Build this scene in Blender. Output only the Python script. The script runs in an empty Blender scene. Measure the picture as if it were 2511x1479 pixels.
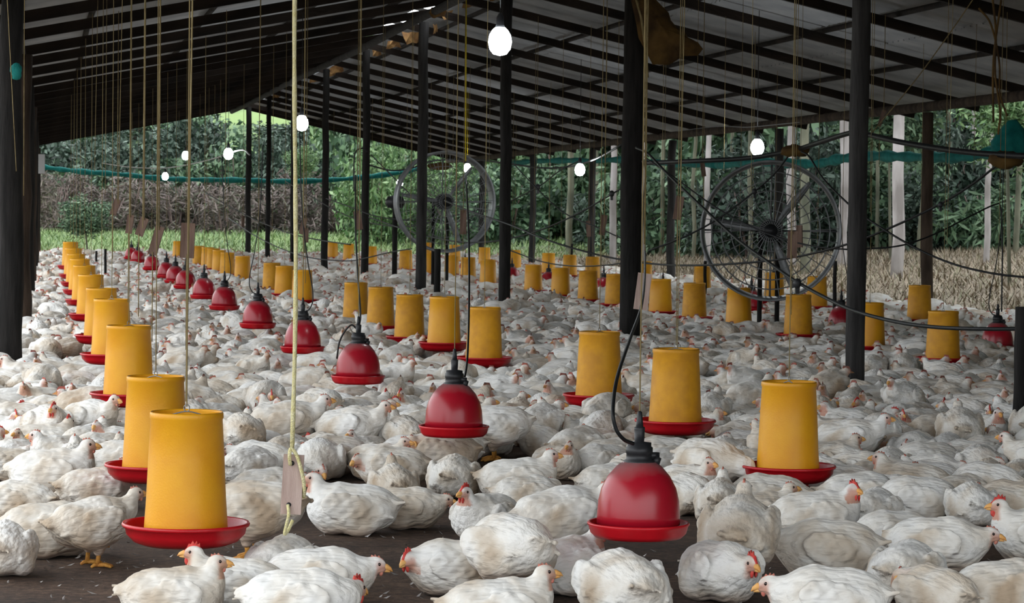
import bpy, math, random
import numpy as np
from mathutils import Vector, Matrix

random.seed(7)
rng = np.random.default_rng(11)
scene = bpy.context.scene
COL = scene.collection
pi = math.pi

# ------------------------------------------------------------------ camera
F_PX, CXP, CYP = 6400.0, 1255.5, 739.5
H_CAM = 1.22
TH = math.atan(1160.0 / F_PX)          # yaw to the right of the shed axis (+Y)
PT = math.atan(214.0 / F_PX)           # pitch down
RL = 0.0115                            # slight roll
CAM = Vector((0, 0, H_CAM))
Fw = Vector((math.sin(TH) * math.cos(PT), math.cos(TH) * math.cos(PT), -math.sin(PT)))
R0 = Vector((math.cos(TH), -math.sin(TH), 0))
U0 = R0.cross(Fw)
Rt = R0 * math.cos(RL) + U0 * math.sin(RL)
Up = -R0 * math.sin(RL) + U0 * math.cos(RL)
cd = bpy.data.cameras.new('camera')
cam = bpy.data.objects.new('camera', cd)
COL.objects.link(cam)
cam.matrix_world = Matrix(((Rt.x, Up.x, -Fw.x, CAM.x), (Rt.y, Up.y, -Fw.y, CAM.y), (Rt.z, Up.z, -Fw.z, CAM.z), (0, 0, 0, 1)))
cd.sensor_fit = 'HORIZONTAL'
cd.sensor_width = 36.0
cd.lens = F_PX / 2511.0 * 36.0
cd.clip_start = 0.1
cd.clip_end = 2000
cd.dof.use_dof = True
cd.dof.focus_distance = 10.0
cd.dof.aperture_fstop = 22.0
scene.camera = cam

# ------------------------------------------------------------------ world, exposure
w = bpy.data.worlds.new('overcast')
scene.world = w
w.use_nodes = True
bg = w.node_tree.nodes['Background']
bg.inputs[0].default_value = (0.93, 0.97, 1.0, 1)
bg.inputs[1].default_value = 1.0
scene.view_settings.view_transform = 'Standard'
scene.view_settings.look = 'None'
scene.view_settings.gamma = 1.0
scene.view_settings.use_curve_mapping = False
scene.view_settings.exposure = 1.52
scene.cycles.max_bounces = 3
scene.cycles.glossy_bounces = 1
scene.cycles.transmission_bounces = 0
scene.cycles.transparent_max_bounces = 2
scene.cycles.caustics_reflective = False
scene.cycles.caustics_refractive = False
scene.cycles.use_adaptive_sampling = True
scene.cycles.adaptive_threshold = 0.04
scene.cycles.sample_clamp_indirect = 4.0
scene.cycles.use_light_tree = False
scene.cycles.diffuse_bounces = 2


def ray(x, y):
    return Fw + Rt * ((x - CXP) / F_PX) - Up * ((y - CYP) / F_PX)


def at(x, y, t):
    """point seen at pixel x, y, t metres in front of the camera"""
    return CAM + ray(x, y) * t


def at_z(x, y, z):
    r = ray(x, y)
    return CAM + r * ((z - H_CAM) / r.z)


def at_X(x, y, X):
    r = ray(x, y)
    return CAM + r * (X / r.x)


def at_Y(x, y, Y):
    r = ray(x, y)
    return CAM + r * (Y / r.y)


def pix(p):
    d = Vector(p) - CAM
    t = d.dot(Fw)
    return CXP + F_PX * d.dot(Rt) / t, CYP - F_PX * d.dot(Up) / t, t


# ------------------------------------------------------------------ materials
MATS = {}


def mat(name, col, rough=0.7, col2=None, scale=20.0, bump=0.0, bscale=60.0, stretch=(1, 1, 1), spec=0.3, metal=0.0, detail=4.0, lo=0.35, hi=0.65):
    m = bpy.data.materials.new(name)
    m.use_nodes = True
    nt = m.node_tree
    N, L = nt.nodes, nt.links
    b = N['Principled BSDF']
    b.inputs['Roughness'].default_value = rough
    b.inputs['Specular IOR Level'].default_value = spec
    b.inputs['Metallic'].default_value = metal
    b.inputs['Base Color'].default_value = (*col, 1)
    tc = N.new('ShaderNodeTexCoord')
    mp = N.new('ShaderNodeMapping')
    mp.inputs['Scale'].default_value = stretch
    L.new(tc.outputs['Object'], mp.inputs[0])
    if col2 is not None:
        n = N.new('ShaderNodeTexNoise')
        n.inputs['Scale'].default_value = scale
        n.inputs['Detail'].default_value = detail
        L.new(mp.outputs[0], n.inputs[0])
        r = N.new('ShaderNodeValToRGB')
        r.color_ramp.elements[0].position = lo
        r.color_ramp.elements[1].position = hi
        r.color_ramp.elements[0].color = (*col, 1)
        r.color_ramp.elements[1].color = (*col2, 1)
        L.new(n.outputs[0], r.inputs[0])
        L.new(r.outputs[0], b.inputs['Base Color'])
    if bump > 0:
        n2 = N.new('ShaderNodeTexNoise')
        n2.inputs['Scale'].default_value = bscale
        n2.inputs['Detail'].default_value = 5
        L.new(mp.outputs[0], n2.inputs[0])
        bp = N.new('ShaderNodeBump')
        bp.inputs['Strength'].default_value = bump
        bp.inputs['Distance'].default_value = 0.02
        L.new(n2.outputs[0], bp.inputs['Height'])
        L.new(bp.outputs[0], b.inputs['Normal'])
    MATS[name] = m
    return m


def leaf_mat(name, cols, rough=0.6, transl=0.25):
    m = bpy.data.materials.new(name)
    m.use_nodes = True
    nt = m.node_tree
    N, L = nt.nodes, nt.links
    b = N['Principled BSDF']
    g = N.new('ShaderNodeNewGeometry')
    r = N.new('ShaderNodeValToRGB')
    while len(r.color_ramp.elements) < len(cols):
        r.color_ramp.elements.new(0.5)
    for i, c in enumerate(cols):
        r.color_ramp.elements[i].position = i / (len(cols) - 1)
        r.color_ramp.elements[i].color = (*c, 1)
    L.new(g.outputs['Random Per Island'], r.inputs[0])
    L.new(r.outputs[0], b.inputs['Base Color'])
    b.inputs['Roughness'].default_value = rough
    b.inputs['Specular IOR Level'].default_value = 0.3
    MATS[name] = m
    return m


mat('wood_dark', (0.006, 0.0055, 0.005), 0.9, (0.019, 0.017, 0.016), 18, 0.5, 60, (1, 1, 0.15))
mat('wood_grey', (0.016, 0.015, 0.015), 0.9, (0.045, 0.043, 0.042), 16, 0.5, 60, (1, 1, 0.12))
mat('wood_brown', (0.022, 0.014, 0.009), 0.9, (0.07, 0.048, 0.034), 10, 0.5, 50, (1, 1, 0.2))
mat('rafter_wood', (0.006, 0.0045, 0.0035), 0.95, (0.022, 0.015, 0.011), 5, 0.3, 40, (0.3, 1, 1))
mat('plank_pink', (0.42, 0.30, 0.26), 0.8, (0.55, 0.42, 0.37), 8, 0.3, 90, (6, 6, 0.6))
mat('plank_brown', (0.11, 0.065, 0.048), 0.8, (0.20, 0.13, 0.10), 8, 0.3, 60, (6, 6, 0.6))
mat('sheet', (0.30, 0.315, 0.335), 0.7, (0.42, 0.43, 0.445), 2.2, 0.15, 14, (1, 1, 1))
mat('sheet_rust', (0.16, 0.075, 0.03), 0.85, (0.42, 0.24, 0.09), 6, 0.4, 20)
mat('tube_yellow', (0.78, 0.37, 0.010), 0.42, (0.72, 0.31, 0.008), 7, 0.06, 160, (1, 1, 1), 0.4)
mat('tube_dirty', (0.72, 0.34, 0.012), 0.5, (0.60, 0.27, 0.014), 14, 0.08, 160, (1, 1, 1), 0.35)
mat('pan_red', (0.56, 0.008, 0.016), 0.35, (0.44, 0.006, 0.012), 9, 0.05, 60, (1, 1, 1), 0.45)
mat('black_plastic', (0.010, 0.011, 0.013), 0.45, (0.022, 0.023, 0.026), 14, 0, 40, (1, 1, 1), 0.4)
mat('hose_black', (0.006, 0.007, 0.008), 0.5, spec=0.35)
mat('grey_wire', (0.20, 0.21, 0.22), 0.5, spec=0.4)
mat('white_cable', (0.5, 0.5, 0.5), 0.5)
mat('string', (0.26, 0.20, 0.09), 0.9, (0.36, 0.29, 0.15), 30)
mat('string_dim', (0.18, 0.135, 0.06), 0.9, (0.27, 0.21, 0.10), 30)
mat('rope_yellow', (0.80, 0.72, 0.34), 0.9, (0.88, 0.82, 0.50), 60, 0.6, 220)
mat('rope_bright', (0.85, 0.66, 0.02), 0.8, (0.75, 0.55, 0.02), 60, 0.5, 220)
mat('galv', (0.19, 0.20, 0.21), 0.45, (0.27, 0.28, 0.29), 8, 0.0, 40, (1, 1, 1), 0.5, 0.5)
mat('net_teal', (0.0, 0.13, 0.12), 0.75, (0.01, 0.22, 0.20), 9, 0.4, 80)
mat('sack_brown', (0.035, 0.018, 0.006), 0.85, (0.15, 0.085, 0.022), 4, 0.5, 14)
mat('beak', (0.78, 0.36, 0.10), 0.5, (0.85, 0.50, 0.18), 60)
mat('comb', (0.62, 0.035, 0.035), 0.5, (0.75, 0.12, 0.09), 60, 0.3, 200)
mat('comb_pale', (0.55, 0.16, 0.12), 0.6, (0.66, 0.28, 0.20), 60, 0.3, 200)
mat('eye', (0.02, 0.008, 0.004), 0.15, spec=0.6)
mat('leg', (0.72, 0.36, 0.07), 0.6, (0.60, 0.26, 0.06), 60, 0.3, 200)
mat('bark_pale', (0.22, 0.20, 0.19), 0.9, (0.46, 0.43, 0.42), 3, 0.5, 12, (1, 1, 0.3))
mat('bark_mid', (0.08, 0.085, 0.06), 0.9, (0.21, 0.21, 0.15), 3, 0.5, 12, (1, 1, 0.3))
mat('twig', (0.13, 0.09, 0.085), 0.9, (0.24, 0.18, 0.16), 4)
leaf_mat('leaf_dark', [(0.010, 0.018, 0.012), (0.026, 0.046, 0.032), (0.055, 0.09, 0.066), (0.13, 0.18, 0.14)])
leaf_mat('leaf_mid', [(0.022, 0.045, 0.028), (0.055, 0.11, 0.06), (0.11, 0.19, 0.10), (0.20, 0.29, 0.18)])
leaf_mat('leaf_bright', [(0.04, 0.085, 0.035), (0.085, 0.17, 0.06), (0.15, 0.26, 0.10), (0.26, 0.36, 0.19)])
leaf_mat('leaf_dry', [(0.07, 0.055, 0.05), (0.14, 0.11, 0.10), (0.21, 0.165, 0.15), (0.09, 0.12, 0.07)])
leaf_mat('grass_dry', [(0.09, 0.07, 0.045), (0.19, 0.15, 0.105), (0.33, 0.27, 0.20), (0.13, 0.135, 0.07)])
leaf_mat('grass_green', [(0.08, 0.14, 0.05), (0.15, 0.23, 0.08), (0.24, 0.30, 0.13)])
leaf_mat('feather_bits', [(0.45, 0.42, 0.40), (0.22, 0.20, 0.19), (0.68, 0.66, 0.64)])

# bulb
m = bpy.data.materials.new('bulb_glow')
m.use_nodes = True
nt = m.node_tree
nt.nodes.clear()
e = nt.nodes.new('ShaderNodeEmission')
e.inputs[0].default_value = (0.93, 0.98, 1.0, 1)
e.inputs[1].default_value = 40.0
o_ = nt.nodes.new('ShaderNodeOutputMaterial')
nt.links.new(e.outputs[0], o_.inputs[0])
MATS['bulb_glow'] = m


def floor_material():
    m = bpy.data.materials.new('litter')
    m.use_nodes = True
    N, L = m.node_tree.nodes, m.node_tree.links
    b = N['Principled BSDF']
    tc = N.new('ShaderNodeTexCoord')
    n1 = N.new('ShaderNodeTexNoise'); n1.inputs['Scale'].default_value = 2.4; n1.inputs['Detail'].default_value = 6
    n2 = N.new('ShaderNodeTexNoise'); n2.inputs['Scale'].default_value = 26; n2.inputs['Detail'].default_value = 8; n2.inputs['Roughness'].default_value = 0.75
    L.new(tc.outputs['Object'], n1.inputs[0]); L.new(tc.outputs['Object'], n2.inputs[0])
    mx = N.new('ShaderNodeMix'); mx.data_type = 'FLOAT'
    mx.inputs[0].default_value = 0.62
    L.new(n1.outputs[0], mx.inputs[2]); L.new(n2.outputs[0], mx.inputs[3])
    r = N.new('ShaderNodeValToRGB')
    els = r.color_ramp.elements
    els[0].position = 0.36; els[0].color = (0.018, 0.0105, 0.007, 1)
    els[1].position = 0.66; els[1].color = (0.23, 0.135, 0.082, 1)
    x = els.new(0.5); x.color = (0.088, 0.050, 0.031, 1)
    L.new(mx.outputs[0], r.inputs[0])
    L.new(r.outputs[0], b.inputs['Base Color'])
    b.inputs['Roughness'].default_value = 0.95
    bp = N.new('ShaderNodeBump'); bp.inputs['Strength'].default_value = 0.9; bp.inputs['Distance'].default_value = 0.03
    L.new(n2.outputs[0], bp.inputs['Height']); L.new(bp.outputs[0], b.inputs['Normal'])
    MATS['litter'] = m


floor_material()


def terrain_material():
    m = bpy.data.materials.new('terrain')
    m.use_nodes = True
    N, L = m.node_tree.nodes, m.node_tree.links
    b = N['Principled BSDF']
    tc = N.new('ShaderNodeTexCoord')
    sx = N.new('ShaderNodeSeparateXYZ'); L.new(tc.outputs['Object'], sx.inputs[0])
    n1 = N.new('ShaderNodeTexNoise'); n1.inputs['Scale'].default_value = 0.12; n1.inputs['Detail'].default_value = 9
    n2 = N.new('ShaderNodeTexNoise'); n2.inputs['Scale'].default_value = 3.5; n2.inputs['Detail'].default_value = 8
    L.new(tc.outputs['Object'], n1.inputs[0]); L.new(tc.outputs['Object'], n2.inputs[0])
    rg = N.new('ShaderNodeValToRGB')
    e = rg.color_ramp.elements
    e[0].position = 0.40; e[0].color = (0.06, 0.11, 0.055, 1)
    e[1].position = 0.58; e[1].color = (0.21, 0.31, 0.10, 1)
    L.new(n1.outputs[0], rg.inputs[0])
    rd = N.new('ShaderNodeValToRGB')
    e = rd.color_ramp.elements
    e[0].position = 0.35; e[0].color = (0.10, 0.08, 0.05, 1)
    e[1].position = 0.65; e[1].color = (0.27, 0.22, 0.16, 1)
    L.new(n2.outputs[0], rd.inputs[0])
    mr = N.new('ShaderNodeMapRange'); mr.inputs[1].default_value = 72; mr.inputs[2].default_value = 86
    L.new(sx.outputs[1], mr.inputs[0])
    mx = N.new('ShaderNodeMix'); mx.data_type = 'RGBA'
    L.new(mr.outputs[0], mx.inputs[0]); L.new(rd.outputs[0], mx.inputs[6]); L.new(rg.outputs[0], mx.inputs[7])
    L.new(mx.outputs[2], b.inputs['Base Color'])
    b.inputs['Roughness'].default_value = 0.95
    bp = N.new('ShaderNodeBump'); bp.inputs['Strength'].default_value = 0.8; bp.inputs['Distance'].default_value = 0.3
    L.new(n2.outputs[0], bp.inputs['Height']); L.new(bp.outputs[0], b.inputs['Normal'])
    MATS['terrain'] = m


terrain_material()


def chicken_material():
    """feathers: colour attribute (skin / white), brown soiling from noise, feather relief"""
    m = bpy.data.materials.new('plumage')
    m.use_nodes = True
    N, L = m.node_tree.nodes, m.node_tree.links
    b = N['Principled BSDF']
    ca = N.new('ShaderNodeAttribute'); ca.attribute_name = 'Col'
    ma = N.new('ShaderNodeAttribute'); ma.attribute_name = 'soil'
    lo = N.new('ShaderNodeAttribute'); lo.attribute_name = 'loc'
    ra = N.new('ShaderNodeAttribute'); ra.attribute_name = 'rnd'
    oi = N.new('ShaderNodeObjectInfo')
    ad = N.new('ShaderNodeMath'); ad.operation = 'ADD'
    L.new(oi.outputs['Random'], ad.inputs[0]); L.new(ra.outputs['Fac'], ad.inputs[1])
    sc = N.new('ShaderNodeMath'); sc.operation = 'MULTIPLY'; sc.inputs[1].default_value = 37.0
    L.new(ad.outputs[0], sc.inputs[0])
    # soiling
    n = N.new('ShaderNodeTexNoise'); n.noise_dimensions = '4D'; n.inputs['Scale'].default_value = 9; n.inputs['Detail'].default_value = 3
    L.new(lo.outputs['Vector'], n.inputs['Vector']); L.new(sc.outputs[0], n.inputs['W'])
    # per-bird dirtiness
    wn = N.new('ShaderNodeTexWhiteNoise'); wn.noise_dimensions = '1D'; L.new(sc.outputs[0], wn.inputs['W'])
    mrb = N.new('ShaderNodeMapRange'); mrb.inputs[3].default_value = -0.10; mrb.inputs[4].default_value = 0.19
    L.new(wn.outputs['Value'], mrb.inputs[0])
    s1 = N.new('ShaderNodeMath'); s1.operation = 'ADD'; L.new(n.outputs[0], s1.inputs[0]); L.new(mrb.outputs[0], s1.inputs[1])
    s2 = N.new('ShaderNodeMath'); s2.operation = 'MULTIPLY_ADD'; s2.inputs[1].default_value = 0.30; L.new(ma.outputs['Fac'], s2.inputs[0]); L.new(s1.outputs[0], s2.inputs[2])
    mr = N.new('ShaderNodeMapRange'); mr.inputs[1].default_value = 0.52; mr.inputs[2].default_value = 0.95; mr.inputs[3].default_value = 0.0; mr.inputs[4].default_value = 0.8
    L.new(s2.outputs[0], mr.inputs[0])
    mx = N.new('ShaderNodeMix'); mx.data_type = 'RGBA'
    mx.inputs[7].default_value = (0.36, 0.245, 0.145, 1)
    # broad cream cast under the brown
    mrc = N.new('ShaderNodeMapRange'); mrc.inputs[1].default_value = 0.35; mrc.inputs[2].default_value = 0.75; mrc.inputs[3].default_value = 0.0; mrc.inputs[4].default_value = 0.75
    L.new(s2.outputs[0], mrc.inputs[0])
    mc = N.new('ShaderNodeMix'); mc.data_type = 'RGBA'; mc.blend_type = 'MULTIPLY'
    mc.inputs[7].default_value = (0.90, 0.82, 0.70, 1)
    L.new(mrc.outputs[0], mc.inputs[0]); L.new(ca.outputs['Color'], mc.inputs[6])
    L.new(mr.outputs[0], mx.inputs[0]); L.new(mc.outputs[2], mx.inputs[6])
    L.new(mx.outputs[2], b.inputs['Base Color'])
    b.inputs['Roughness'].default_value = 0.8
    b.inputs['Specular IOR Level'].default_value = 0.15
    b.inputs['Sheen Weight'].default_value = 0.15
    # feather relief: lengthwise streaks + scaly contour feathers
    mp = N.new('ShaderNodeMapping'); mp.inputs['Scale'].default_value = (9, 70, 70); mp.inputs['Rotation'].default_value = (0, 0.35, 0)
    L.new(lo.outputs['Vector'], mp.inputs[0])
    n3 = N.new('ShaderNodeTexNoise'); n3.inputs['Scale'].default_value = 1.0; n3.inputs['Detail'].default_value = 2
    L.new(mp.outputs[0], n3.inputs['Vector'])
    mp2 = N.new('ShaderNodeMapping'); mp2.inputs['Scale'].default_value = (28, 46, 46); mp2.inputs['Rotation'].default_value = (0, 0.3, 0)
    L.new(lo.outputs['Vector'], mp2.inputs[0])
    v = N.new('ShaderNodeTexVoronoi'); v.inputs['Scale'].default_value = 1.0
    L.new(mp2.outputs[0], v.inputs['Vector'])
    ml = N.new('ShaderNodeMath'); ml.operation = 'MULTIPLY_ADD'; ml.inputs[1].default_value = -0.6
    L.new(v.outputs['Distance'], ml.inputs[0]); L.new(n3.outputs[0], ml.inputs[2])
    bp = N.new('ShaderNodeBump'); bp.inputs['Strength'].default_value = 0.5; bp.inputs['Distance'].default_value = 0.016
    L.new(ml.outputs[0], bp.inputs['Height']); L.new(bp.outputs[0], b.inputs['Normal'])
    MATS['plumage'] = m


chicken_material()


# ------------------------------------------------------------------ mesh helpers
def mk_mesh(name, verts, faces, smooth=True):
    me = bpy.data.meshes.new(name)
    me.from_pydata([tuple(v) for v in verts], [], faces)
    if smooth:
        me.polygons.foreach_set('use_smooth', [True] * len(me.polygons))
    me.update()
    return me


def np_mesh(name, V, Q, smooth=True):
    """numpy verts (n,3) and faces (m,k)"""
    me = bpy.data.meshes.new(name)
    V = np.ascontiguousarray(V, dtype=np.float32)
    Q = np.ascontiguousarray(Q, dtype=np.int32)
    me.vertices.add(len(V))
    me.vertices.foreach_set('co', V.ravel())
    k = Q.shape[1]
    me.loops.add(Q.size)
    me.loops.foreach_set('vertex_index', Q.ravel())
    me.polygons.add(len(Q))
    me.polygons.foreach_set('loop_start', np.arange(0, Q.size, k, dtype=np.int32))
    me.polygons.foreach_set('use_smooth', np.full(len(Q), smooth, dtype=bool))
    me.update(calc_edges=True)
    return me


def ob(name, me, material=None, parent=None, loc=None, rz=None):
    o = bpy.data.objects.new(name, me)
    COL.objects.link(o)
    if material and me is not None and len(me.materials) == 0:
        me.materials.append(MATS[material])
    if parent is not None:
        o.parent = parent
    if loc is not None:
        o.location = loc
    if rz is not None:
        o.rotation_euler = (0, 0, rz)
    return o


def tag(o, label, cat=None, group=None, kind=None):
    if label:
        o['label'] = label
    if cat:
        o['category'] = cat
    if group:
        o['group'] = group
    if kind:
        o['kind'] = kind
    return o


def empty(name, loc=(0, 0, 0), rz=0):
    o = bpy.data.objects.new(name, None)
    o.empty_display_size = 0.1
    COL.objects.link(o)
    o.location = loc
    o.rotation_euler = (0, 0, rz)
    return o


class MB:
    def __init__(s):
        s.v, s.f = [], []

    def add(s, v, f):
        n = len(s.v)
        s.v += [tuple(q) for q in v]
        s.f += [tuple(i + n for i in q) for q in f]
        return s

    def box(s, c, d, R=None):
        c = Vector(c)
        V = []
        for z in (-.5, .5):
            for x, y in ((-.5, -.5), (.5, -.5), (.5, .5), (-.5, .5)):
                p = Vector((x * d[0], y * d[1], z * d[2]))
                V.append(c + (R @ p if R is not None else p))
        return s.add(V, [(3, 2, 1, 0), (4, 5, 6, 7), (0, 1, 5, 4), (1, 2, 6, 5), (2, 3, 7, 6), (3, 0, 4, 7)])

    def tube(s, pts, r, n=8, caps=True):
        pts = [Vector(p) for p in pts]
        rs = r if isinstance(r, (list, tuple)) else [r] * len(pts)
        rings = []
        up = None
        for i, p in enumerate(pts):
            a = pts[max(i - 1, 0)]
            b = pts[min(i + 1, len(pts) - 1)]
            d = (b - a).normalized()
            if up is None:
                up = Vector((0, 0, 1)) if abs(d.z) < 0.9 else Vector((1, 0, 0))
            x = d.cross(up)
            if x.length < 1e-4:
                x = d.cross(Vector((0, 1, 0.1)))
            x.normalize()
            y = x.cross(d).normalized()
            up = y
            rings.append([p + (x * math.cos(2 * pi * k / n) + y * math.sin(2 * pi * k / n)) * rs[i] for k in range(n)])
        V = [q for g in rings for q in g]
        F = []
        for i in range(len(pts) - 1):
            for k in range(n):
                F.append((i * n + k, (i + 1) * n + k, (i + 1) * n + (k + 1) % n, i * n + (k + 1) % n))
        if caps:
            F.append(tuple(range(n)))
            F.append(tuple((len(pts) - 1) * n + k for k in reversed(range(n))))
        return s.add(V, F)

    def lathe(s, prof, n=32, c=(0, 0, 0)):
        """prof: list of (r, z); r == 0 closes the end"""
        V, F, idx = [], [], []
        for r, z in prof:
            if r <= 1e-6:
                idx.append([len(V)])
                V.append((c[0], c[1], c[2] + z))
            else:
                idx.append(list(range(len(V), len(V) + n)))
                V += [(c[0] + r * math.cos(2 * pi * k / n), c[1] + r * math.sin(2 * pi * k / n), c[2] + z) for k in range(n)]
        for a, b in zip(idx, idx[1:]):
            for k in range(n):
                k2 = (k + 1) % n
                if len(a) == 1 and len(b) == 1:
                    continue
                if len(a) == 1:
                    F.append((a[0], b[k2], b[k]))
                elif len(b) == 1:
                    F.append((a[k], a[k2], b[0]))
                else:
                    F.append((a[k], a[k2], b[k2], b[k]))
        return s.add(V, F)

    def ball(s, c, r, n=10, m=6):
        prof = [(math.sin(pi * i / m), -math.cos(pi * i / m)) for i in range(m + 1)]
        V0 = MB()
        V0.lathe([(p[0] if 0 < i < m else 0, p[1]) for i, p in enumerate(prof)], n)
        rr = r if isinstance(r, (list, tuple)) else (r, r, r)
        return s.add([(c[0] + v[0] * rr[0], c[1] + v[1] * rr[1], c[2] + v[2] * rr[2]) for v in V0.v], V0.f)

    def mesh(s, name, smooth=True):
        return mk_mesh(name, s.v, s.f, smooth)

    def build(s, name, material, parent=None, smooth=True):
        return ob(name, s.mesh(name, smooth), material, parent)


def smooth_path(pts, n=6):
    """Catmull-Rom through the points"""
    P = [Vector(p) for p in pts]
    if len(P) < 3:
        return P
    Q = [2 * P[0] - P[1]] + P + [2 * P[-1] - P[-2]]
    out = []
    for i in range(1, len(Q) - 2):
        for k in range(n):
            t = k / n
            a, b, c, d = Q[i - 1], Q[i], Q[i + 1], Q[i + 2]
            out.append(0.5 * ((2 * b) + (c - a) * t + (2 * a - 5 * b + 4 * c - d) * t * t + (3 * b - a - 3 * c + d) * t ** 3))
    out.append(P[-1])
    return out


# ------------------------------------------------------------------ the shed: measures
XR, ZR = 5.2, 3.95                     # ridge
SR, SL = 0.225, 0.197                  # roof slopes right / left
XE_R, XE_L = 11.2, -1.0                # eaves
Y0, Y1 = 2.2, 68.6                     # near and far end of the roof
BAY = 6.4
YP = [16.35 + BAY * k for k in range(-2, 9)]  # post lines


def zroof(X):
    return ZR - (SR * (X - XR) if X > XR else SL * (XR - X))


# ------------------------------------------------------------------ ground
floor = MB()
floor.box(((XE_L + XE_R) / 2, (Y1 - 6) / 2, -0.06), (XE_R - XE_L, Y1 + 6, 0.12))
tag(floor.build('floor', 'litter', None, False), 'dark brown trodden litter floor of the poultry shed', kind='structure')


def hz(X, Y):
    z = -0.10
    a = max(0.0, Y - 118)
    b = max(0.0, X - 34) * 0.8
    d = max(a, b)
    z += 0.115 * d + 0.6 * math.sin(X * 0.09 + 1) * min(1, d / 15) + 0.5 * math.sin(Y * 0.11 + X * 0.05) * min(1, d / 15)
    if X > 12.5:
        z += min(1.0, (X - 12.5) * 0.045) * 1.0
    if Y > 70:
        z += min(0.5, (Y - 70) * 0.012)
    z += 0.04 * math.sin(X * 1.3) * math.sin(Y * 1.1) if (X > 12.6 or Y > 69.5 or X < -1.5) else 0
    return z


xs = [-120 + 6 * i for i in range(18)] + [-12 + 1.5 * i for i in range(40)] + [48 + 8 * i for i in range(25)]
ys = [-40 + 5 * i for i in range(10)] + [10 + 2 * i for i in range(56)] + [122 + 6 * i for i in range(32)]
V = [(x, y, hz(x, y)) for y in ys for x in xs]
nx = len(xs)
Fc = [(j * nx + i, j * nx + i + 1, (j + 1) * nx + i + 1, (j + 1) * nx + i) for j in range(len(ys) - 1) for i in range(nx - 1)]
o = ob('terrain', mk_mesh('terrain', V, Fc), 'terrain')
tag(o, 'dry ground beside the shed rising to a green grassy hill', kind='structure')

# ------------------------------------------------------------------ roof
ceil = empty('ceiling', (0, 0, 0))
tag(ceil, 'grey sheet roof on dark rafters over the shed', kind='structure')
lenR = math.hypot(XE_R - XR, SR * (XE_R - XR))
lenL = math.hypot(XR - XE_L, SL * (XR - XE_L))
aR, aL = math.atan(SR), math.atan(SL)
SP = 2.42
ylines = []
y = YP[0] - 2 * SP
while y < Y1 - 0.2:
    if y > Y0 - 0.01:
        ylines.append(y)
    y += SP
ylines = [Y0 + 0.05] + [q for q in ylines if q > Y0 + 1.0] + [Y1 - 0.08]


def sheet_mesh(name, length, width):
    """corrugated sheet, corrugations run down the slope (local x)"""
    n = 56
    V, F = [], []
    for i in range(n + 1):
        yy = -width / 2 + width * i / n
        z = 0.022 * math.cos(i * pi / 2 * 1.0) if i % 1 == 0 else 0
        for x in (-length / 2, length / 2):
            V.append((x, yy, z))
    for i in range(n):
        F.append((2 * i, 2 * i + 1, 2 * i + 3, 2 * i + 2))
    k = len(V)
    V += [(a, b, c + 0.006) for a, b, c in V]
    F += [tuple(j + k for j in reversed(f)) for f in F]
    return mk_mesh(name, V, F, False)


nsh = 3
shR = sheet_mesh('roof_sheet', lenR / nsh + 0.12, SP + 0.10)
shL = sheet_mesh('roof_sheet', lenL / nsh + 0.12, SP + 0.10)
shR.materials.append(MATS['sheet']); shL.materials.append(MATS['sheet'])
ymids = [(a + b) / 2 for a, b in zip(ylines, ylines[1:])]
for j, (ya, yb) in enumerate(zip(ylines, ylines[1:])):
    for side, me, ln, ang in ((1, shR, lenR, aR), (-1, shL, lenL, aL)):
        for i in range(nsh):
            s = (0.44 if side > 0 else 0.14) + (i + 0.5) * (ln - (0.44 if side > 0 else 0.14)) / nsh
            o = ob('roof_sheet', me, None, ceil)
            X = XR + side * s * math.cos(ang)
            Z = ZR - s * math.sin(ang) + 0.15 - 0.012 * i + 0.004 * (j % 2) + random.uniform(-.003, .003)
            o.location = (X, (ya + yb) / 2, Z)
            o.rotation_euler = (0, ang * side + random.uniform(-.002, .002), 0)
            o.scale = (1, (yb - ya) / SP, 1)
raf = {}
for side, ln, ang in ((1, lenR, aR), (-1, lenL, aL)):
    mb = MB()
    mb.box((ln / 2, 0, 0), (ln, 0.06, 0.10))
    raf[side] = mb.mesh('rafter', False)
    raf[side].materials.append(MATS['rafter_wood'])
for y in ylines:
    for side, ang in ((1, aR), (-1, aL)):
        o = ob('rafter', raf[side], None, ceil)
        o.location = (XR, y + random.uniform(-.05, .05), ZR - 0.02 + random.uniform(-.012, .012))
        o.rotation_euler = (0, ang if side > 0 else pi - ang, 0)
for X in (5.75, 7.1, 8.5, 9.85, 4.4, 3.1, 1.8, 0.5, -0.5):
    mb = MB()
    mb.tube([(X + random.uniform(-.03, .03), Y0 + (Y1 - Y0) * k / 8, zroof(X) + 0.076) for k in range(9)], 0.031, 6)
    mb.build('purlin', 'rafter_wood', ceil)
# ridge beam, wall plates
mb = MB()
mb.tube([(XR - 0.27 + random.uniform(-.02, .02), Y0 + (Y1 - Y0) * k / 12, ZR - 0.155 + random.uniform(-.015, .015)) for k in range(13)], 0.055, 8)
mb.build('ridge_beam', 'wood_grey', ceil)
for X in (10.7, -0.2):
    mb = MB()
    mb.tube([(X + random.uniform(-.03, .03), Y0 + (Y1 - Y0) * k / 14, zroof(X) - 0.115 + random.uniform(-.02, .02)) for k in range(15)], 0.062, 8)
    mb.build('wall_plate', 'wood_brown', ceil)
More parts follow.
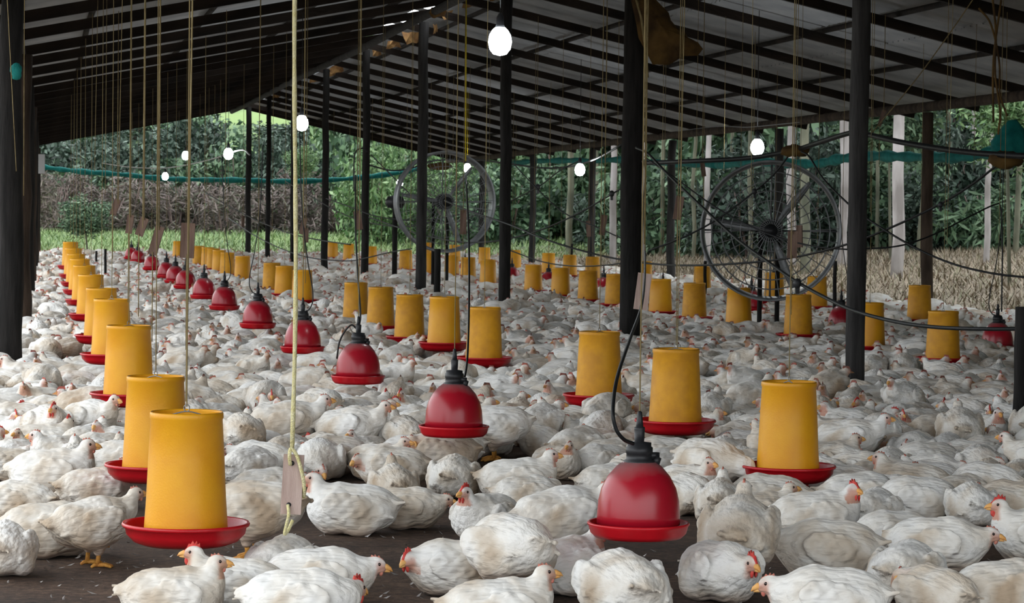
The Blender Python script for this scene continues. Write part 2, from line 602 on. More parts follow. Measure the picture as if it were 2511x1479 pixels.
# ridge caps: loose old sheets, gaps let the sky through
capm = MB()
capm.add([(-0.24, -0.5, -0.035), (0, -0.5, 0), (0.50, -0.5, -0.115), (-0.24, 0.5, -0.035), (0, 0.5, 0), (0.50, 0.5, -0.115)],
         [(0, 1, 4, 3), (1, 2, 5, 4)])
capm.add([(v[0], v[1], v[2] + 0.008) for v in capm.v[:6]], [(3, 4, 1, 0), (4, 5, 2, 1)])
capme = capm.mesh('ridge_cap', False)
capme.materials.append(MATS['sheet'])
holes = []
for px, py, ln in ((1076, 26, 1.3), (1020, 56, 2.0), (976, 77, .7), (937, 98, 1.7), (905, 112, .6), (880, 128, 1.0), (843, 130, .9), (812, 157, 1.8), (1110, 12, .6), (770, 178, .9), (640, 228, 1.5)):
    yy = at_X(px, py, XR + .24).y
    holes.append((yy - ln * .55, yy + ln * .55))
holes.sort()
cuts = [Y0]
for h0, h1 in holes:
    h0 = max(h0, cuts[-1])
    cuts += [h0, max(h1, h0)]
cuts.append(Y1)
for k in range(0, len(cuts), 2):
    ya, yb = cuts[k], cuts[k + 1]
    if yb - ya < 0.15:
        continue
    nseg = max(1, round((yb - ya) / 1.9))
    for j in range(nseg):
        o = ob('ridge_cap', capme, None, ceil)
        o.location = (XR + random.uniform(-.03, .03), ya + (yb - ya) * (j + .5) / nseg, ZR + 0.20)
        o.scale = (1, (yb - ya) / nseg + (.03 if nseg > 1 else 0), 1)
        o.rotation_euler = (random.uniform(-.01, .01), random.uniform(-.03, .03), random.uniform(-.02, .02))
# rusty torn flaps under the ridge
for (px, py, ww, hh) in ((1075, 30, 45, 28), (1098, 38, 30, 22), (1010, 92, 45, 26), (1068, 70, 16, 22), (965, 108, 40, 20), (925, 128, 26, 18), (828, 168, 36, 18), (815, 180, 20, 12),
                         (945, 35, 40, 14), (880, 68, 20, 12), (862, 84, 16, 10), (1150, 6, 40, 22), (1215, -6, 34, 14), (995, 14, 26, 14), (770, 195, 22, 12), (745, 205, 20, 10), (680, 232, 22, 14), (640, 222, 18, 14), (615, 232, 22, 10)):
    ridgeY = at_X(px, py, XR).y
    side = 1 if (py - (243 - 0.455 * (px - 608))) > 0 else -1
    X = XR + side * 0.22
    p = at_X(px, py, X)
    t = pix(p)[2]
    a, b = ww * t / F_PX / 2, hh * t / F_PX / 2
    mb = MB()
    V, F = [], []
    for i in range(5):
        for j in range(3):
            u, v = i / 4 - .5, j / 2 - .5
            rag = 1 + 0.25 * random.uniform(-1, 1) * (abs(v) > .4 or abs(u) > .4)
            V.append((2 * a * u * rag, 0.25 * u + 0.03 * random.uniform(-1, 1), 2 * b * v * rag + 0.02 * math.sin(3 * u)))
    for i in range(4):
        for j in range(2):
            F.append((i * 3 + j, i * 3 + j + 1, i * 3 + j + 4, i * 3 + j + 3))
    k = len(V)
    V += [(x, y + 0.006, z) for x, y, z in V]
    F += [tuple(q + k for q in reversed(f)) for f in F]
    mb.add(V, F)
    o = mb.build('ridge_flap', 'sheet_rust', ceil, False)
    o.location = p


# ------------------------------------------------------------------ posts
def post(name, X, Y, r, top, material, label, cat='post', group=None, lean=(0, 0), crook=0.012):
    mb = MB()
    n = 9
    pts, rr = [], []
    for k in range(n):
        u = k / (n - 1)
        pts.append((lean[0] * u + crook * random.uniform(-1, 1), lean[1] * u + crook * random.uniform(-1, 1), -0.02 + (top + 0.02) * u))
        rr.append(r * (1.04 - 0.08 * u) * random.uniform(0.96, 1.04))
    mb.tube(pts, rr, 12)
    o = mb.build(name, material)
    o.location = (X, Y, 0)
    return tag(o, label, cat, group)


TENS = {2: 'twenty', 3: 'thirty', 4: 'forty', 5: 'fifty'}


def ordw(k):
    if k < 20:
        return ORD[k]
    t, u = divmod(k + 1, 10)
    return TENS[t] + '-' + ORD[u - 1] if u else TENS[t][:-1] + 'ieth'


ORD = ['first', 'second', 'third', 'fourth', 'fifth', 'sixth', 'seventh', 'eighth', 'ninth', 'tenth', 'eleventh', 'twelfth', 'thirteenth', 'fourteenth', 'fifteenth', 'sixteenth', 'seventeenth', 'eighteenth', 'nineteenth', 'twentieth']
SPOTS = []    # occupied floor spots (x, y, r)
ridge_px = [2100, 1547, 1238, 1033, 895, 796, 718, 657, 608]
for i, px in enumerate(ridge_px):
    p = at_X(px, 600, XR)
    r = [0.062, 0.098, 0.066, 0.072, 0.063, 0.062, 0.055, 0.055, 0.07][i]
    post('wooden_post', XR, p.y, r, ZR - 0.09, 'wood_grey' if i in (0, 3) else 'wood_dark',
         ['grey-black round post under the ridge, right of the big fan', 'thickest dark round post under the ridge, with a brown sack at its top'][i] if i < 2
         else ORD[i] + ' dark post of the ridge line counting from the right', group='posts under the ridge')
    SPOTS.append((XR, p.y, r + 0.03))
left_y = [18.7, 25.6, 32.0, 38.6, 45.0, 51.4, 57.8, 64.2]
for i, yy in enumerate(left_y):
    post('wooden_post', -0.20 + 0.016 * i, yy, 0.085 if i == 0 else 0.105, zroof(-0.2) - 0.19, 'wood_dark' if i % 2 == 0 else 'wood_brown',
         'nearest dark post of the left edge, cut by the frame' if i == 0 else ORD[i] + ' dark post of the left edge, partly hidden by nearer posts', group='posts of the left edge')
    SPOTS.append((-0.2, yy, 0.12))
for i, px in enumerate([2273, 1908, 1645, 1450, 1305, 1180]):
    p = at_X(px, 600, 10.7)
    post('wooden_post', 10.7, p.y, 0.072, zroof(10.7) - 0.19, 'wood_brown' if i == 0 else 'wood_grey',
         ORD[i] + ' slim brown-grey post of the right eave from the right', group='posts of the right eave')
    SPOTS.append((10.7, p.y, 0.1))
# short stakes among the flock
for px, py0, py1, X, lab in ((1072, 610, 722, 4.9, 'short dark stake in the flock left of a yellow feeder'), (1728, 640, 755, 8.3, 'thin dark stake in front of a feeder, left of the big fan'),
                             (2046, 640, 765, 8.6, 'thin stake in the flock right of the big fan'), (258, 610, 705, 1.05, 'thin black stake behind the left feeder row'),
                             (236, 615, 665, 1.15, 'thinnest far black stake behind the left feeder row'), (2506, 752, 1050, 5.1, 'thick grey stake at the right border of the flock'), (1402, 598, 665, 9.6, 'far thin stake by the right feeder row')):
    pb = at_X(px, py1, X)
    pt = at_X(px, py0, X)
    rr = 0.05 if px == 2506 else (0.042 if px == 1072 else 0.022)
    post('wooden_stake', X, pb.y, rr, pt.z, 'wood_dark', lab, 'stake', crook=0.004)
    SPOTS.append((X, pb.y, 0.06))

# ------------------------------------------------------------------ feeders
LAND = []     # landmarks for labels (phrase, px, py)
mb = MB(); mb.lathe([(0.111, 0.42), (0.113, 0.425), (0.116, 0.42), (0.1165, 0.405), (0.1135, 0.40), (0.120, 0.28), (0.126, 0.15), (0.1325, 0.052), (0.1325, 0.045), (0.1295, 0.045), (0.1295, 0.052), (0.111, 0.40), (0.111, 0.42)], 40)
TUBE = mb.mesh('feed_tube')
mb = MB(); mb.lathe([(0, 0.0), (0.10, 0.0), (0.135, 0.003), (0.165, 0.014), (0.188, 0.038), (0.193, 0.060), (0.2005, 0.062), (0.203, 0.068), (0.200, 0.074), (0.195, 0.074), (0.190, 0.068), (0.184, 0.042), (0.16, 0.022), (0.13, 0.014), (0.05, 0.030), (0, 0.04)], 44)
PAN = mb.mesh('feed_pan'); PAN.materials.append(MATS['pan_red'])
mb = MB(); mb.lathe([(0, 0.03), (0.172, 0.03), (0.150, 0.044), (0.1345, 0.052), (0.12, 0.05), (0, 0.05)], 28)
FEED = mb.mesh('feed'); 
mat('feed_meal', (0.16, 0.11, 0.07), 0.95, (0.28, 0.21, 0.13), 60, 0.5, 200)
FEED.materials.append(MATS['feed_meal'])
mb = MB(); mb.tube(smooth_path([(-0.112, 0, 0.408), (-0.06, 0, 0.412), (0, 0, 0.425), (0.06, 0, 0.412), (0.112, 0, 0.408)], 4), 0.0022, 5)
mb.tube([(0.009 * math.cos(q), 0, 0.436 + 0.011 * math.sin(q)) for q in [2 * pi * k / 12 for k in range(13)]], 0.0018, 5)
HANG = mb.mesh('hanger_wire'); HANG.materials.append(MATS['galv'])
TUBE_Y = TUBE; TUBE_Y.materials.append(MATS['tube_yellow'])
TUBE_D = TUBE.copy(); TUBE_D.materials.clear(); TUBE_D.materials.append(MATS['tube_dirty'])
mb = MB(); mb.tube([(0, 0, 0), (0, 0, 1)], 1.0, 5)
CORD = mb.mesh('cord'); CORD.materials.append(MATS['string_dim'])
mb = MB()
mb.box((0, 0, 0), (0.062, 0.016, 0.20))
BLOCK = mb.mesh('wooden_toggle', False); BLOCK.materials.append(MATS['plank_brown'])


def cord_to_roof(parent, X, Y, z_from, r, zb=None, tilt=0.0):
    zt = zroof(X) - 0.02
    if zb:
        for dx in (-0.012, 0.012):
            c = ob('cord', CORD, None, parent)
            c.location = (dx, 0, z_from)
            c.scale = (r * 0.8, r * 0.8, zb - z_from)
        b = ob('wooden_toggle', BLOCK, None, parent)
        b.location = (0.0, 0, zb)
        b.rotation_euler = (0, tilt, random.uniform(-.7, .7))
        c = ob('cord', CORD, None, parent)
        c.location = (0, 0, zb + 0.08)
        c.scale = (r, r, zt - parent.location.z - zb - 0.08)
    else:
        c = ob('cord', CORD, None, parent)
        c.location = (0, 0, z_from)
        c.scale = (r, r, zt - parent.location.z - z_from)


ROWS = [
    ('left row', 0.462, [(458, 1013), (382, 925), (316, 800), (274, 735), (249, 708), (223, 675), (207, 652), (196, 636), (187, 624), (180, 610), (173, 592)]),
    ('middle row', 3.10, [(1935, 938), (1658, 857), (1470, 815), (1188, 755), (1090, 729), (1005, 724), (934, 705), (873, 700), (742, 672), (698, 657), (667, 648), (595, 637), (558, 620), (538, 614), (524, 610), (510, 607), (488, 604), (437, 598)]),
    ('row beyond the posts', 6.75, [(2313, 790), (2133, 753), (1958, 743), (1812, 731), (1703, 717), (1620, 707), (1510, 692), (1442, 684), (1375, 665), (1308, 661), (1197, 653), (1148, 643), (1108, 639), (1053, 629), (995, 623), (910, 618), (855, 613), (816, 609)]),
    ('right-hand row', 9.1, [(2255, 723), (2003, 704), (1899, 685), (1722, 675), (1580, 662), (1453, 652), (1397, 649), (1345, 641), (1262, 631), (1188, 626), (1115, 616), (1050, 616)]),
]
FEEDERS = []
for rname, X, pts in ROWS:
    for i, (px, py) in enumerate(pts):
        p = at_X(px, py, X)
        ztop = min(max(p.z, 0.52), 0.72)
        base = ztop - 0.42
        root = empty('tube_feeder', (X, p.y, base), random.uniform(0, 6))
        nm = {'left row': 'left row', 'middle row': 'middle row', 'row beyond the posts': 'row just beyond the ridge posts', 'right-hand row': 'right-hand row'}[rname]
        lab = f'{ORD[i]} yellow tube feeder from the front in the {nm}'
        if (rname, i) == ('left row', 0):
            lab = 'nearest and largest yellow tube feeder with a full red pan'
        tag(root, lab, 'feeder', 'yellow tube feeders, ' + nm)
        tb = ob('feed_tube', TUBE_Y if (rname == 'left row' or random.random() < .5) else TUBE_D, None, root)
        ob('feed_pan', PAN, None, root)
        t = pix((X, p.y, 0.3))[2]
        if t < 30:
            ob('feed', FEED, None, root)
            ob('hanger_wire', HANG, None, tb)
        zb = None
        if rname == 'middle row' and i in (8, 11):
            zb = 0.95
        elif rname.startswith('row') and i in (2, 7):
            zb = 0.95
        if rname == 'left row' and i == 0:
            zb = None
        cord_to_roof(root, X, p.y, 0.44, 0.0022 if t < 14 else 0.0023 if t < 30 else 0.0028, zb, random.uniform(-.25, .35))
        FEEDERS.append((X, p.y, lab))
        SPOTS.append((X, p.y, 0.20))
        if t < 24:
            SPOTS.append((X - .03, p.y - .17, 0.17))
        short = 'nearest yellow feeder' if (rname, i) == ('left row', 0) else f'{ORD[i]} feeder of the {rname if rname != "row beyond the posts" else "far row"}'
        if t < 19:
            LAND.append((short, px, pix((X, p.y, base))[1]))

# ------------------------------------------------------------------ bell drinkers
mb = MB(); mb.lathe([(0.042, 0.243), (0.052, 0.242), (0.072, 0.228), (0.098, 0.198), (0.118, 0.160), (0.128, 0.120), (0.1315, 0.075), (0.132, 0.045), (0.125, 0.045), (0.12, 0.12), (0.05, 0.23), (0.042, 0.243)], 36)
BELL = mb.mesh('bell'); 
bm_ = bpy.data.materials.new('bell_red'); bm_.use_nodes = True
N, L = bm_.node_tree.nodes, bm_.node_tree.links
b = N['Principled BSDF']
tc = N.new('ShaderNodeTexCoord'); n = N.new('ShaderNodeTexNoise'); n.inputs['Scale'].default_value = 5; n.inputs['Detail'].default_value = 5
L.new(tc.outputs['Object'], n.inputs[0])
sx = N.new('ShaderNodeSeparateXYZ'); L.new(tc.outputs['Object'], sx.inputs[0])
mr = N.new('ShaderNodeMapRange'); mr.inputs[1].default_value = 0.13; mr.inputs[2].default_value = 0.25; mr.inputs[3].default_value = -0.42; mr.inputs[4].default_value = 0.38
L.new(sx.outputs[2], mr.inputs[0])
ad = N.new('ShaderNodeMath'); ad.operation = 'ADD'; L.new(n.outputs[0], ad.inputs[0]); L.new(mr.outputs[0], ad.inputs[1])
r = N.new('ShaderNodeValToRGB'); r.color_ramp.elements[0].position = 0.45; r.color_ramp.elements[0].color = (0.36, 0.006, 0.018, 1)
r.color_ramp.elements[1].position = 0.85; r.color_ramp.elements[1].color = (0.28, 0.15, 0.15, 1)   # settled dust
L.new(ad.outputs[0], r.inputs[0]); L.new(r.outputs[0], b.inputs['Base Color'])
b.inputs['Roughness'].default_value = 0.28
MATS['bell_red'] = bm_
BELL.materials.append(bm_)
mb = MB(); mb.lathe([(0, 0.0), (0.10, 0.0), (0.138, 0.004), (0.152, 0.018), (0.158, 0.040), (0.163, 0.046), (0.160, 0.052), (0.152, 0.05), (0.146, 0.028), (0.128, 0.016), (0, 0.016)], 40)
TRAY = mb.mesh('water_tray'); TRAY.materials.append(MATS['pan_red'])
mb = MB(); mb.lathe([(0, 0.236), (0.050, 0.236), (0.050, 0.246), (0.041, 0.25), (0.041, 0.268), (0.043, 0.27), (0.043, 0.288), (0.038, 0.291), (0.038, 0.303), (0.015, 0.306), (0.017, 0.345), (0.017, 0.352), (0.012, 0.353), (0.010, 0.375), (0.007, 0.40), (0, 0.405)], 20)
VALVE = mb.mesh('valve'); VALVE.materials.append(MATS['black_plastic'])
mb = MB(); mb.tube([(0.045, -0.02, 0.235), (0.055, -0.025, 0.258)], [0.016, 0.012], 8); mb.box((0.042, -0.02, 0.262), (0.03, 0.02, 0.02))
LUG = mb.mesh('lug'); LUG.materials.append(MATS['black_plastic'])
mb = MB(); mb.tube(smooth_path([(-0.02, 0, 0.305), (-0.05, 0, 0.32), (-0.075, 0, 0.38), (-0.07, 0, 0.48), (-0.035, 0, 0.66), (0.0, 0, 0.9), (0.02, 0, 1.15), (0.03, 0.02, 1.6)], 5), 0.0045, 7)
HOSE = mb.mesh('water_hose'); HOSE.materials.append(MATS['hose_black'])

DR = [('left drinker line', 1.87, [(1565, 1305), (1113, 1040), (878, 918), (742, 836), (632, 786), (550, 752), (500, 724), (455, 700), (430, 676), (408, 668), (372, 645), (338, 632), (322, 626)]),
      ('right drinker line', 7.95, [(2445, 862), (2062, 810), (1842, 765), (1625, 745), (1480, 722), (1345, 706), (1255, 690), (1140, 675)])]
for dn, X, pts in DR:
    for i, (px, py) in enumerate(pts):
        p = at_X(px, py, X)
        z = min(max(p.z, 0.07), 0.20)
        root = empty('bell_drinker', (X, p.y, z), random.uniform(-.6, .6))
        lab = 'nearest and largest red bell drinker with black valve' if (dn[0], i) == ('l', 0) else f'{ORD[i]} red bell drinker from the front in the {dn}'
        tag(root, lab, 'drinker', 'red bell drinkers, ' + dn)
        s = 1.0
        ob('bell', BELL, None, root); ob('water_tray', TRAY, None, root); vo = ob('valve', VALVE, None, root)
        t = pix((X, p.y, 0.2))[2]
        if t < 25:
            ob('lug', LUG, None, vo)
        if 17 < t < 30:
            h = ob('water_hose', HOSE, None, root)
            if i % 2:
                h.rotation_euler = (0, 0, 2.6)
        c = ob('cord', CORD, None, root)
        c.location = (0, 0, 0.40)
        rr = 0.0024 if t < 14 else 0.0030
        c.scale = (rr, rr, zroof(X) - 0.02 - z - 0.40)
        SPOTS.append((X, p.y, 0.17))
        if t < 19:
            LAND.append(('nearest red drinker' if (dn[0], i) == ('l', 0) else f'{ORD[i]} red drinker', px, py))
LAND.append(('right ridge post', 2092, 960))
LAND.append(('thick ridge post', 1541, 840))

# ------------------------------------------------------------------ chickens: implicit surface -> mesh
def rot_m(yaw=0, pitch=0, roll=0):
    return np.array(Matrix.Rotation(yaw, 3, 'Z') @ Matrix.Rotation(-pitch, 3, 'Y') @ Matrix.Rotation(roll, 3, 'X'))


def ell(P, c, r, R=None):
    q = P - np.array(c)
    if R is not None:
        q = q @ R
    r = np.array(r)
    k0 = np.sqrt(((q / r) ** 2).sum(-1)) + 1e-9
    k1 = np.sqrt(((q / (r * r)) ** 2).sum(-1)) + 1e-9
    return k0 * (k0 - 1) / k1


def cone(P, a, b, ra, rb):
    a, b = np.array(a, float), np.array(b, float)
    ab = b - a
    h = np.clip(((P - a) @ ab) / (ab @ ab), 0, 1)
    d = np.sqrt(((P - a - h[..., None] * ab) ** 2).sum(-1))
    return d - (ra + (rb - ra) * h)


def smin(a, b, k):
    h = np.clip(0.5 + 0.5 * (b - a) / k, 0, 1)
    return b + (a - b) * h - k * h * (1 - h)


def surface_nets(fn, lo, hi, h):
    ax = [np.arange(lo[i], hi[i] + h, h) for i in range(3)]
    G = np.stack(np.meshgrid(*ax, indexing='ij'), -1)
    D = fn(G)
    S = D < 0
    n = np.array(S.shape) - 1
    cnt = np.zeros(n, int)
    off = [(i, j, k) for i in (0, 1) for j in (0, 1) for k in (0, 1)]
    for i, j, k in off:
        cnt += S[i:i + n[0], j:j + n[1], k:k + n[2]]
    act = (cnt > 0) & (cnt < 8)
    C = np.argwhere(act)
    acc = np.zeros((len(C), 3)); num = np.zeros(len(C))
    for a in off:
        for d in range(3):
            if a[d] == 1:
                continue
            b = list(a); b[d] = 1
            ia = C + np.array(a); ib = C + np.array(b)
            da = D[ia[:, 0], ia[:, 1], ia[:, 2]]; db = D[ib[:, 0], ib[:, 1], ib[:, 2]]
            cr = (da < 0) != (db < 0)
            t = np.where(cr, da / np.where(cr, da - db, 1), 0)
            p = ia + 0.0
            p[:, d] += t
            acc += np.where(cr[:, None], p, 0)
            num += cr
    V = acc / num[:, None] * h + np.array(lo)
    idx = -np.ones(n, int)
    idx[C[:, 0], C[:, 1], C[:, 2]] = np.arange(len(C))
    Q = []
    for d in range(3):
        e1, e2 = (d + 1) % 3, (d + 2) % 3
        sl0 = [slice(None)] * 3; sl1 = [slice(None)] * 3
        sl0[d] = slice(0, -1); sl1[d] = slice(1, None)
        A, B = S[tuple(sl0)], S[tuple(sl1)]
        for flip, mask in ((False, A & ~B), (True, ~A & B)):
            E = np.argwhere(mask)
            ok = (E[:, e1] > 0) & (E[:, e2] > 0) & (E[:, e1] < n[e1]) & (E[:, e2] < n[e2])
            E = E[ok]
            c = []
            for u, v in ((1, 1), (0, 1), (0, 0), (1, 0)):
                q = E.copy(); q[:, e1] -= u; q[:, e2] -= v
                c.append(idx[q[:, 0], q[:, 1], q[:, 2]])
            f = np.stack(c, 1)
            Q.append(f[:, ::-1] if flip else f)
    return V, np.concatenate(Q)


class Pose:
    def __init__(s, stand=False, head=(0.15, 0, 0.185), yaw=0.0, pitch=0.0, neck=(0.115, 0, 0.13), body_pitch=0.0, comb=0.25, wing=0.0, lean=0.0, headless=False, nr=1.0):
        s.__dict__.update(locals())


POSES = {
    'up': Pose(head=(0.130, 0, 0.192), neck=(0.110, 0, 0.137)),
    'upl': Pose(head=(0.126, 0.022, 0.184), yaw=1.15, neck=(0.110, 0.006, 0.137)),
    'upr': Pose(head=(0.126, -0.022, 0.184), yaw=-1.15, neck=(0.110, -0.006, 0.137)),
    'low': Pose(head=(0.166, 0.0, 0.130), pitch=-0.2, neck=(0.125, 0, 0.108)),
    'lowl': Pose(head=(0.152, 0.045, 0.122), yaw=0.9, pitch=-0.25, neck=(0.125, 0.01, 0.108)),
    'down': Pose(head=(0.165, 0.03, 0.055), yaw=0.5, pitch=-0.6, neck=(0.13, 0, 0.085)),
    'tuck': Pose(head=(0.125, 0.045, 0.135), yaw=2.2, pitch=-0.1, neck=(0.13, 0.02, 0.115), nr=1.1),
    'st': Pose(stand=True, head=(0.178, 0, 0.262), neck=(0.14, 0, 0.205), body_pitch=0.10),
    'stn': Pose(stand=True, head=(0.168, -0.03, 0.245), yaw=-0.9, neck=(0.14, -0.01, 0.20), body_pitch=0.12),
    'stp': Pose(stand=True, head=(0.235, 0.0, 0.115), pitch=-0.75, neck=(0.185, 0, 0.155), body_pitch=-0.10),
}
WHITE = np.array((0.86, 0.85, 0.825))
SKIN = np.array((0.64, 0.36, 0.28))
PINK = np.array((0.74, 0.50, 0.45))


def chicken_fn(po):
    z0 = 0.158 if po.stand else 0.084
    RB = rot_m(0, po.body_pitch, 0)
    c0 = np.array((0, 0, z0))

    def B(p):
        return RB @ (np.array(p)) + c0

    def fn(P):
        d = ell(P, B((-0.005, 0, 0.0)), (0.130, 0.100, 0.083), RB)
        d = smin(d, ell(P, B((0.055, 0, -0.002)), (0.088, 0.097, 0.081), RB), 0.03)
        d = smin(d, ell(P, B((-0.080, 0, 0.004)), (0.078, 0.083, 0.070), RB), 0.03)
        # back ridge and saddle
        d = smin(d, cone(P, B((0.04, 0, 0.050)), B((-0.085, 0, 0.040)), 0.046, 0.038), 0.03)
        # tail
        d = smin(d, ell(P, B((-0.140, 0, 0.022)), (0.040, 0.034, 0.022), RB @ rot_m(0, -0.15)), 0.022)
        for s in (-0.026, -0.013, 0.0, 0.013, 0.026):
            d = smin(d, cone(P, B((-0.13, s, 0.024)), B((-0.176 - 0.22 * s * (1 if s > 0 else -.4), s * 1.35, 0.024 + 0.35 * s)), 0.011, 0.0055), 0.005)
        # fluffy flanks
        for s in (-1, 1):
            d = smin(d, ell(P, B((-0.03, s * 0.068, -0.035)), (0.075, 0.040, 0.048), RB), 0.02)
        if po.stand:
            for s in (-1, 1):
                d = smin(d, cone(P, B((0.005, s * 0.052, -0.04)), (0.012, s * 0.050, 0.062), 0.048, 0.019), 0.025)
        # wings
        w1 = None
        for s in (-1, 1):
            RW = RB @ rot_m(s * 0.10, 0.20, 0) @ np.array(Matrix.Rotation(s * 0.16, 3, 'X'))
            d1 = ell(P, B((0.002, s * 0.091, 0.016)), (0.092, 0.020, 0.052), RW)
            for k in range(4):
                zz = -0.004 - 0.012 * k
                d1 = smin(d1, cone(P, B((-0.045, s * (0.098 - 0.004 * k), zz)), B((-0.142 + 0.020 * k, s * (0.066 + 0.003 * k), zz - 0.014 + 0.004 * k)), 0.0125, 0.0055), 0.004)
            d1 = d1 + 0.0022 * np.sin(P[..., 0] * 150 + P[..., 2] * 40) * np.sin(P[..., 2] * 110 + 1.0)
            w1 = d1 if w1 is None else np.minimum(w1, d1)
        d = smin(d, w1, 0.007)
        # neck and head
        nk = np.array(po.neck); hd = np.array(po.head)
        d = smin(d, cone(P, B((0.088, 0, 0.02)), nk, 0.058, 0.040 * po.nr), 0.035)
        d = smin(d, cone(P, nk, hd - np.array((0.008, 0, 0.004)), 0.037 * po.nr, 0.021), 0.022)
        RH = rot_m(po.yaw, po.pitch)
        d = smin(d, ell(P, hd, (0.0285, 0.0205, 0.0235), RH), 0.010)
        d = smin(d, ell(P, hd + RH @ np.array((0.016, 0, -0.006)), (0.018, 0.0135, 0.014), RH), 0.008)
        if not po.stand:
            d = np.maximum(d, 0.002 - P[..., 2])
        # ragged plumage
        x, y, z = P[..., 0], P[..., 1], P[..., 2]
        hfar = np.sqrt(((P - hd) ** 2).sum(-1))
        amp = np.clip((hfar - 0.035) / 0.05, 0, 1)
        tier = (x * 30 + 0.6 * np.sin(y * 70 + 1) + 0.5 * np.sin(z * 80)) % 1.0
        d = d + amp * 0.0016 * (tier - 0.5)
        d = d + amp * (0.0020 * np.sin(x * 62 + 3 * np.sin(y * 40)) * np.sin(y * 85 + 1.3) * np.sin(z * 90 + 0.5) + 0.0030 * np.sin(x * 33 + y * 21 + 1) * np.sin(z * 47 + x * 18))
        return d
    return fn, B


def chicken_colors(V, po, B):
    hd = np.array(po.head); RH = rot_m(po.yaw, po.pitch)
    q = (V - hd) @ RH
    col = np.tile(WHITE, (len(V), 1))
    # bare face: front half of the head, sides and chin
    face = np.clip((q[:, 0] - 0.000) / 0.010, 0, 1) * (np.abs(q).max(1) < 0.045)
    low = np.clip((-q[:, 2] + 0.012) / 0.012, 0, 1)
    f = (face * (0.25 + 0.75 * low))[:, None]
    col = col * (1 - f) + SKIN * f
    eyepatch = np.exp(-(((q[:, 0] - 0.008) / 0.010) ** 2 + ((q[:, 2] - 0.003) / 0.009) ** 2)) * (np.abs(q[:, 1]) < 0.03) * (np.abs(q[:, 0]) < .04)
    f = (0.75 * eyepatch)[:, None]
    col = col * (1 - f) + PINK * 0.85 * f
    # bare breast / belly skin, faint
    zr = V[:, 2] - B((0, 0, 0))[2]
    belly = np.clip((-zr - 0.045) / 0.03, 0, 1) * 0.35
    col = col * (1 - belly[:, None]) + PINK * belly[:, None]
    # where soil settles: belly, wing flights, tail, flank
    soil = np.clip((-zr - 0.015) / 0.05, 0, 1) * 0.8
    soil = np.maximum(soil, np.clip((np.abs(V[:, 1]) - 0.080) / 0.02, 0, 1) * np.clip((0.02 - V[:, 0]) / 0.08, 0, 1) * 0.9)
    soil = np.maximum(soil, np.clip((-V[:, 0] - 0.14) / 0.04, 0, 1) * 0.8)
    soil = soil * (1 - face)
    return col, soil


def set_attrs(me, col, soil, loc, rnd=None):
    n = len(me.vertices)
    a = me.attributes.new('Col', 'FLOAT_COLOR', 'POINT')
    a.data.foreach_set('color', np.concatenate([col, np.ones((n, 1))], 1).astype(np.float32).ravel())
    a = me.attributes.new('soil', 'FLOAT', 'POINT'); a.data.foreach_set('value', soil.astype(np.float32))
    a = me.attributes.new('loc', 'FLOAT_VECTOR', 'POINT'); a.data.foreach_set('vector', loc.astype(np.float32).ravel())
    a = me.attributes.new('rnd', 'FLOAT', 'POINT'); a.data.foreach_set('value', (np.zeros(n) if rnd is None else rnd).astype(np.float32))


